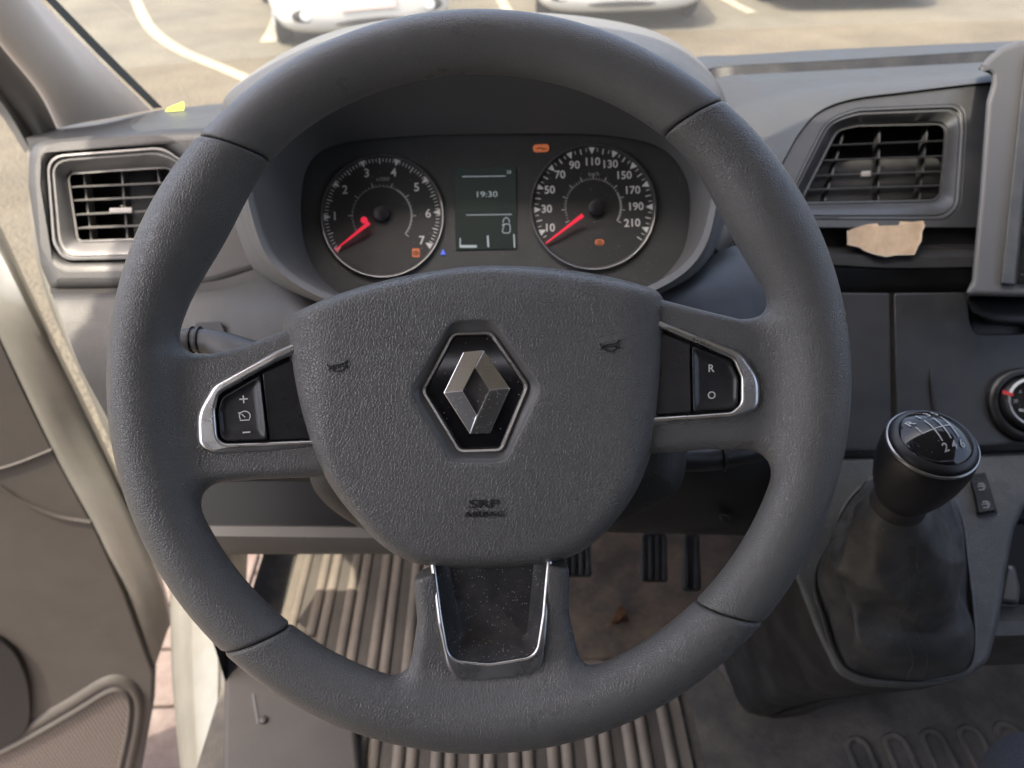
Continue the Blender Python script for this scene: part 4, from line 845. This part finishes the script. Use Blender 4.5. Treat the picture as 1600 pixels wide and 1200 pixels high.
mk('sill', *loft([[(265, 880, 1.36), (266, 960, 1.30), (270, 1080, 1.22), (285, 1230, 1.13)], [(272, 880, 1.33), (270, 960, 1.27), (276, 1080, 1.19), (292, 1230, 1.10)], [(300, 880, 1.30), (296, 960, 1.24), (298, 1080, 1.16), (308, 1230, 1.07)], [(308, 880, 1.29), (302, 960, 1.23), (304, 1080, 1.15), (314, 1230, 1.06)], [(338, 880, 1.27), (340, 960, 1.21), (340, 1080, 1.13), (334, 1230, 1.05)], [(346, 880, 1.28), (347, 960, 1.22), (346, 1080, 1.14), (340, 1230, 1.06)]], 30, 2), SILVER, van, smooth=50)
mk('sill_seal', *loft([[(344, 880, 1.26), (346, 960, 1.20), (345, 1080, 1.12), (338, 1230, 1.04)], [(352, 880, 1.245), (353, 960, 1.185), (352, 1080, 1.105), (345, 1230, 1.03)], [(358, 880, 1.25), (359, 960, 1.19), (358, 1080, 1.11), (351, 1230, 1.035)]], 20, 2), SEAL, van, smooth=60)
mk('kick_panel', *plate(rpoly([(350, 985), (420, 960), (452, 972), (500, 1030), (552, 1090), (568, 1250), (346, 1250)], 12, 5), 0, .07, .008, proj=planeproj(UPR * -.925, UPR), seg=4), DOORP, van, smooth=60)
mk('side_lining', *quadgrid([fp(-.50, 1.06, HF - .05), fp(-.402, .60, HF - .05), fp(-.41, .64, -.80), fp(-.52, 1.10, -.50)]), DARKS, van)
pk = planeproj(UPR * -.9235, UPR)
mk('panel_slot', *plate(rpoly([(393, 1084), (397, 1083), (405, 1130), (401, 1132)], 1, 2), 0, .002, .0003, proj=pk), SEAL, van)
mk('panel_stud', *lathe([(.0055, 0), (.0055, .003), (.004, .0045), (.0005, .0048)], on_h(412, 1126, -.925), UPR, 24), DOORP, van, smooth=50)
ROOFM = material('roof lining', (.40, .395, .38), .8, var=.05)
mk('roof', *prism([(-.65, .62), (-.68, .42), (-.88, .22), (-.97, .05), (-.97, -.62), (1.30, -.62), (1.30, .62)][::-1], .52, .58), ROOFM, van, smooth=30)  # unseen roof, outline shaped so sun reaches only sill and mat
mk('unseen_rear_wall', *wbox(-.97, 1.30, -.68, -.64, -1.0, .52), DOORP, van)  # unseen, added full width to keep light from behind off the wheel
mk('unseen_side_wall', *wbox(1.26, 1.30, -.85, 1.15, -1.0, -.34), DOORP, van)  # unseen, added to limit light from the right, top lowered for fill
# windscreen
GL = bpy.data.materials.new('windscreen glass'); GL.use_nodes = True; t = GL.node_tree; t.nodes.remove(t.nodes['Principled BSDF'])
tr = t.nodes.new('ShaderNodeBsdfTransparent'); tr.inputs[0].default_value = (.93, .96, .95, 1); gb = t.nodes.new('ShaderNodeBsdfGlossy'); gb.inputs['Roughness'].default_value = .03
mx = t.nodes.new('ShaderNodeMixShader'); fr = t.nodes.new('ShaderNodeFresnel'); fr.inputs['IOR'].default_value = 1.35
tl = t.nodes.new('ShaderNodeBsdfTranslucent'); tl.inputs[0].default_value = (.9, .9, .86, 1); mx0 = t.nodes.new('ShaderNodeMixShader'); mx0.inputs[0].default_value = .05; t.links.new(tr.outputs[0], mx0.inputs[1]); t.links.new(tl.outputs[0], mx0.inputs[2])  # slight translucency added as a bright veil standing in for lens haze
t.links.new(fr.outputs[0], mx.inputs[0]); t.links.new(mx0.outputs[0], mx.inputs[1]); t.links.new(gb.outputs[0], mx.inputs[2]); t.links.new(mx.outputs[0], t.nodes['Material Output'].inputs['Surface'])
R = []
for v in np.linspace(0, 1, 10):
    R.append(np.array([fp(-.56 + 1.86 * u + .12 * v * (1 - 2 * u), 1.10 + .10 * (1 - (2 * u - 1) ** 2) - .46 * v, -.25 + .78 * v) for u in np.linspace(0, 1, 20)]))
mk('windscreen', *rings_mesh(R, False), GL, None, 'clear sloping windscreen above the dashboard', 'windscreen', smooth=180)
mk('sticker', *plate(np.array([(258, 174), (262, 169), (284, 160), (287, 160), (287, 172)], float), 1.0, .0008, .0001, back=True), YEL, None, 'small bright yellow sticker in the left corner of the windscreen', 'sticker')

# ================================================================== OPEN DOOR
DA = math.radians(80); ddir = XR * -math.sin(DA) + FWR * -math.cos(DA); dn = XR * math.cos(DA) - FWR * math.sin(DA)
H0 = fp(-.665, .87, 0)
pj = planeproj(H0, dn)
door = mk('door', *plate(np.array([(-260, 330), (-60, 470), (0, 528), (40, 615), (88, 713), (150, 827), (196, 930), (240, 1052), (238, 1110), (216, 1230), (-260, 1600)], float), 0, .03, .004, proj=pj), DOORP, van, smooth=50, label='open driver door with grey inner panel')
en = unit(XR * math.sin(DA) + FWR * math.cos(DA))
mk('door_edge', *loft([[(-40, 440, .985), (0, 528, 1.0), (88, 713, 1.13), (150, 827, 1.22), (196, 930, 1.33), (238, 1050, 1.46)], [(-36, 425, .97), (6, 515, .985), (95, 702, 1.115), (158, 818, 1.205), (202, 920, 1.315), (243, 1040, 1.445)], [(-20, 380, .955), (40, 500, .97), (118, 660, 1.10), (190, 800, 1.20), (232, 900, 1.31), (262, 985, 1.44)], [(-8, 360, .96), (62, 500, .98), (140, 660, 1.11), (206, 800, 1.21), (246, 900, 1.32), (268, 975, 1.45)], [(0, 352, 1.0), (70, 500, 1.02), (148, 660, 1.15), (212, 800, 1.25), (252, 900, 1.36), (271, 970, 1.49)]], 50, 2), SILVER, door, smooth=50)
mk('panel_line', *tube([pj(x, y, -.002) for x, y in crom([(-60, 745), (0, 731), (40, 718), (82, 701)], 16)], .0022, 8), DOORP, door)
mk('panel_line', *tube([pj(x, y, -.001) for x, y in crom([(-40, 742), (0, 760), (40, 785), (90, 806), (142, 815)], 20)], .0035, 8), DOORP, door)
GRL = bpy.data.materials.new('speaker mesh'); GRL.use_nodes = True; t = GRL.node_tree; b = t.nodes['Principled BSDF']; b.inputs['Roughness'].default_value = .6
tc = t.nodes.new('ShaderNodeTexCoord'); vo = t.nodes.new('ShaderNodeTexVoronoi'); vo.inputs['Scale'].default_value = 140; vo.inputs['Randomness'].default_value = 0.0
mp = t.nodes.new('ShaderNodeMapping'); mp.inputs['Rotation'].default_value = (0, 0, math.radians(-10)); t.links.new(tc.outputs['Object'], mp.inputs['Vector']); sx_ = t.nodes.new('ShaderNodeSeparateXYZ'); cx_ = t.nodes.new('ShaderNodeCombineXYZ'); t.links.new(mp.outputs[0], sx_.inputs[0]); t.links.new(sx_.outputs[0], cx_.inputs[0]); t.links.new(sx_.outputs[2], cx_.inputs[1]); t.links.new(cx_.outputs[0], vo.inputs['Vector']); vo.voronoi_dimensions = '2D'; mr = t.nodes.new('ShaderNodeMapRange'); mr.inputs['From Min'].default_value = .25; mr.inputs['From Max'].default_value = .45; t.links.new(vo.outputs['Distance'], mr.inputs['Value'])
mc = t.nodes.new('ShaderNodeMix'); mc.data_type = 'RGBA'; mc.inputs[6].default_value = (.010, .009, .008, 1); mc.inputs[7].default_value = (.15, .125, .115, 1); t.links.new(mr.outputs[0], mc.inputs['Factor']); t.links.new(mc.outputs[2], b.inputs['Base Color'])
bpn = t.nodes.new('ShaderNodeBump'); bpn.inputs['Strength'].default_value = .6; bpn.inputs['Distance'].default_value = .001; t.links.new(mr.outputs[0], bpn.inputs['Height']); t.links.new(bpn.outputs[0], b.inputs['Normal'])
go_ = crom([(-200, 1300), (-60, 1210), (40, 1158), (120, 1112), (168, 1083), (190, 1082), (201, 1098), (200, 1130), (190, 1180), (170, 1260), (100, 1500)], 70, True)
sg = mk('speaker_grille', *plate(go_, 0, .02, .002, proj=planeproj(H0 + dn * .004, dn)), GRL, door, smooth=50)
V, Fq = bezel(inset(ccw(go_), -3), 0, [(-.004, .002), (-.001, -.003), (.004, -.004), (.008, .0)], proj=planeproj(H0 + dn * .006, dn)); mk('grille_rim', V, Fq, DOORP, door, smooth=60)
V, Fq = bezel(inset(ccw(go_), -12), 0, [(-.014, .004), (-.009, -.003), (.0, -.004), (.008, .0)], proj=planeproj(H0 + dn * .004, dn)); mk('grille_moulding', V, Fq, DOORP, door, smooth=60)
mk('pocket_shade', *plate(crom([(-220, 960), (-60, 980), (10, 1008), (38, 1050), (47, 1095), (44, 1135), (20, 1160), (-60, 1195), (-220, 1240)], 50, True), 0, .012, .003, proj=planeproj(H0 + dn * .010, dn)), BLACK, door, smooth=50)  # raised black plate paints the shade inside the door pocket

# ================================================================== OUTSIDE
GROUND = material('sandy asphalt', (.068, .059, .041), .9, grain=40, gs=.9, gdist=.02, var=.30, vscale=.9, dust=.35, dustcol=(.090, .079, .056))
g = 300.0
mk('ground', [(-g, -g, 0), (g, -g, 0), (g, g, 0), (-g, g, 0)], [[0, 1, 2, 3]], GROUND, None, 'sandy car park ground outside', 'ground', kind='structure', world=True, smooth=0)
LINE = material('worn white road paint', (.19, .168, .118), .8, var=.2, vscale=4)
def road_line(pts, wd, label):
    P = np.array([to_world(on_h(x, y, -EYE))[0][:2] for x, y in crom(pts, 40)]); T = np.gradient(P, axis=0); T /= np.linalg.norm(T, axis=1, keepdims=True); N = np.stack([-T[:, 1], T[:, 0]], 1) * wd / 2
    V = [];
    for p, nn in zip(P, N): V += [(*(p + nn), .004), (*(p - nn), .004)]
    mk('painted_line', V, [[2 * k, 2 * k + 1, 2 * k + 3, 2 * k + 2] for k in range(39)], LINE, None, label, 'road marking', kind='structure', world=True, smooth=0)
road_line([(190, -60), (212, 0), (236, 45), (280, 78), (340, 104), (400, 128), (480, 150)], .13, 'long curved white line painted on the ground')
road_line([(440, 2), (433, 36), (418, 66)], .16, 'short white line painted beside the white car')
road_line([(765, -40), (783, 0), (800, 30)], .12, 'white line painted between the parked cars')
road_line([(1100, -20), (1150, 8), (1175, 20)], .12, 'white line painted ahead of the dark shadow')
# paving stones beside the sill
pav = thing('paving', from_place(-1.0, .4, -EYE), 'pinkish interlocking paving stones below the open door', 'paving', kind='structure')
PV = [material('paving stone', c, .85, grain=120, gs=.5, gdist=.003, var=.12, vscale=5, dust=.2) for c in ((.095, .068, .058), (.083, .063, .055), (.10, .075, .062))]
for i in range(12):
    for j in range(12):
        x, y = -2.2 + i * .205, -.4 + j * .165 + (.0825 if i % 2 else 0)
        if -1.7 < x < -.2 and y < 1.5:
            V, Fq = wbox(x, x + .198, y, y + .158, -EYE - .02, -EYE + .03, .006); mk('paver', V, Fq, PV[(i * 7 + j * 3) % 3], pav, smooth=0)
CARW = material('white car paint', (.50, .495, .47), .3, coat=.6)
CARG = material('car dark glass', (.02, .025, .03), .08); TYRE = material('tyre rubber', (.02, .02, .02), .8); RIMM = material('wheel alloy', (.5, .5, .5), .3, metal=.8)
PLATEM = material('number plate', (.70, .50, .46), .5); PLT = material('plate print', (.45, .12, .10), .5); LAMP = material('headlamp', (.55, .58, .6), .12, coat=.5)
def car(x, y, rot, label, paint):
    root = bpy.data.objects.new('parked_car', None); COL.objects.link(root); root.location = (x, y, 0); root.rotation_euler = (0, 0, rot); ROOT[root.name] = np.zeros(3)
    props(root, label, 'car', 'cars parked in front of the van')
    def sec(yy, wd, z0, z1, e=4.0, n=36):
        return np.array([(wd * np.sign(math.cos(a)) * abs(math.cos(a)) ** (2 / e), yy, (z0 + z1) / 2 + (z1 - z0) / 2 * np.sign(math.sin(a)) * abs(math.sin(a)) ** (2 / e)) for a in np.linspace(0, 2 * math.pi, n, False)])
    S = [(.0, .46, .30, .52), (.02, .70, .22, .62), (.08, .80, .18, .70), (.2, .86, .16, .77), (.45, .89, .16, .86), (1.1, .89, .17, .98), (2.4, .89, .17, 1.0), (3.6, .88, .18, 1.02), (4.1, .80, .28, .98), (4.2, .55, .4, .85)]
    def m(name, V, Fq, mat, par=root, sm=50): return mk(name, V, Fq, mat, par, smooth=sm, world=True)
    m('body', *rings_mesh([sec(*q) for q in S], True, True), paint)
    cb = m('cabin', *rings_mesh([sec(1.05, .60, .90, 1.0), sec(1.5, .72, .9, 1.28), (sec(1.95, .70, .9, 1.45)), sec(3.0, .70, .9, 1.47), sec(3.7, .66, .9, 1.30), sec(4.0, .6, .9, 1.0)], True, True), CARG)
    m('roof', *rings_mesh([sec(1.9, .58, 1.43, 1.47), sec(2.2, .62, 1.43, 1.49), sec(3.0, .62, 1.43, 1.50), sec(3.4, .55, 1.38, 1.46)], True, True), paint)
    def disc(px, pz, rx, rz, yy, dep=.05, n=24): return rings_mesh([np.array([(px + rx * k * math.cos(a), yy + dd, pz + rz * k * math.sin(a)) for a in np.linspace(0, 2 * math.pi, n, False)]) for k, dd in ((1.0, dep), (1.0, 0), (.9, -.008), (.05, -.010))])
    for sx in (-1, 1):
        f = m('fog_lamp', *disc(sx * .60, .36, .13, .065, .02, .1), TYRE); m('lamp_lens', *disc(sx * .60, .36, .055, .05, .01, .02), LAMP, f)
        m('headlamp', *disc(sx * .62, .63, .16, .07, .10, .15), LAMP)
        for yy in (.85, 3.4):
            ring = lambda r, xx: np.array([(sx * xx, yy + r * math.cos(a), .31 + r * math.sin(a)) for a in np.linspace(0, 2 * math.pi, 32, False)])
            wv = m('wheel', *rings_mesh([ring(.2, .70), ring(.30, .70), ring(.31, .73), ring(.31, .84), ring(.29, .87), ring(.2, .87)]), TYRE)
            m('rim', *rings_mesh([ring(.2, .865), ring(.19, .85), ring(.03, .86), ring(.001, .865)]), RIMM, wv)
    m('lower_grille', *disc(0, .265, .34, .028, .0, .1), TYRE); m('upper_grille', *disc(0, .60, .36, .045, .0, .1), TYRE)
    V = np.array([(sx * .26, yy, (.43 + sz * .056)) for yy in (-.02, .05) for sx, sz in ((-1, -1), (1, -1), (1, 1), (-1, 1))])
    pl = m('number_plate', V, [[0, 1, 2, 3], [7, 6, 5, 4], [0, 4, 5, 1], [1, 5, 6, 2], [2, 6, 7, 3], [3, 7, 4, 0]], PLATEM, sm=0)
    return root
def ground_px(px, py): return to_world(on_h(px, py, -EYE))[0]
p = ground_px(582, 84); car(p[0], p[1] + .15, math.radians(17), 'white car facing the van at the upper left beyond the wheel', CARW)
p = ground_px(972, 54); car(p[0], p[1] + .1, math.radians(-3), 'white car behind the top right of the steering wheel', CARW)
p = ground_px(1345, 24); car(p[0], p[1] + .2, math.radians(-4), 'parked car at the top right whose dark underside just shows', CARW)
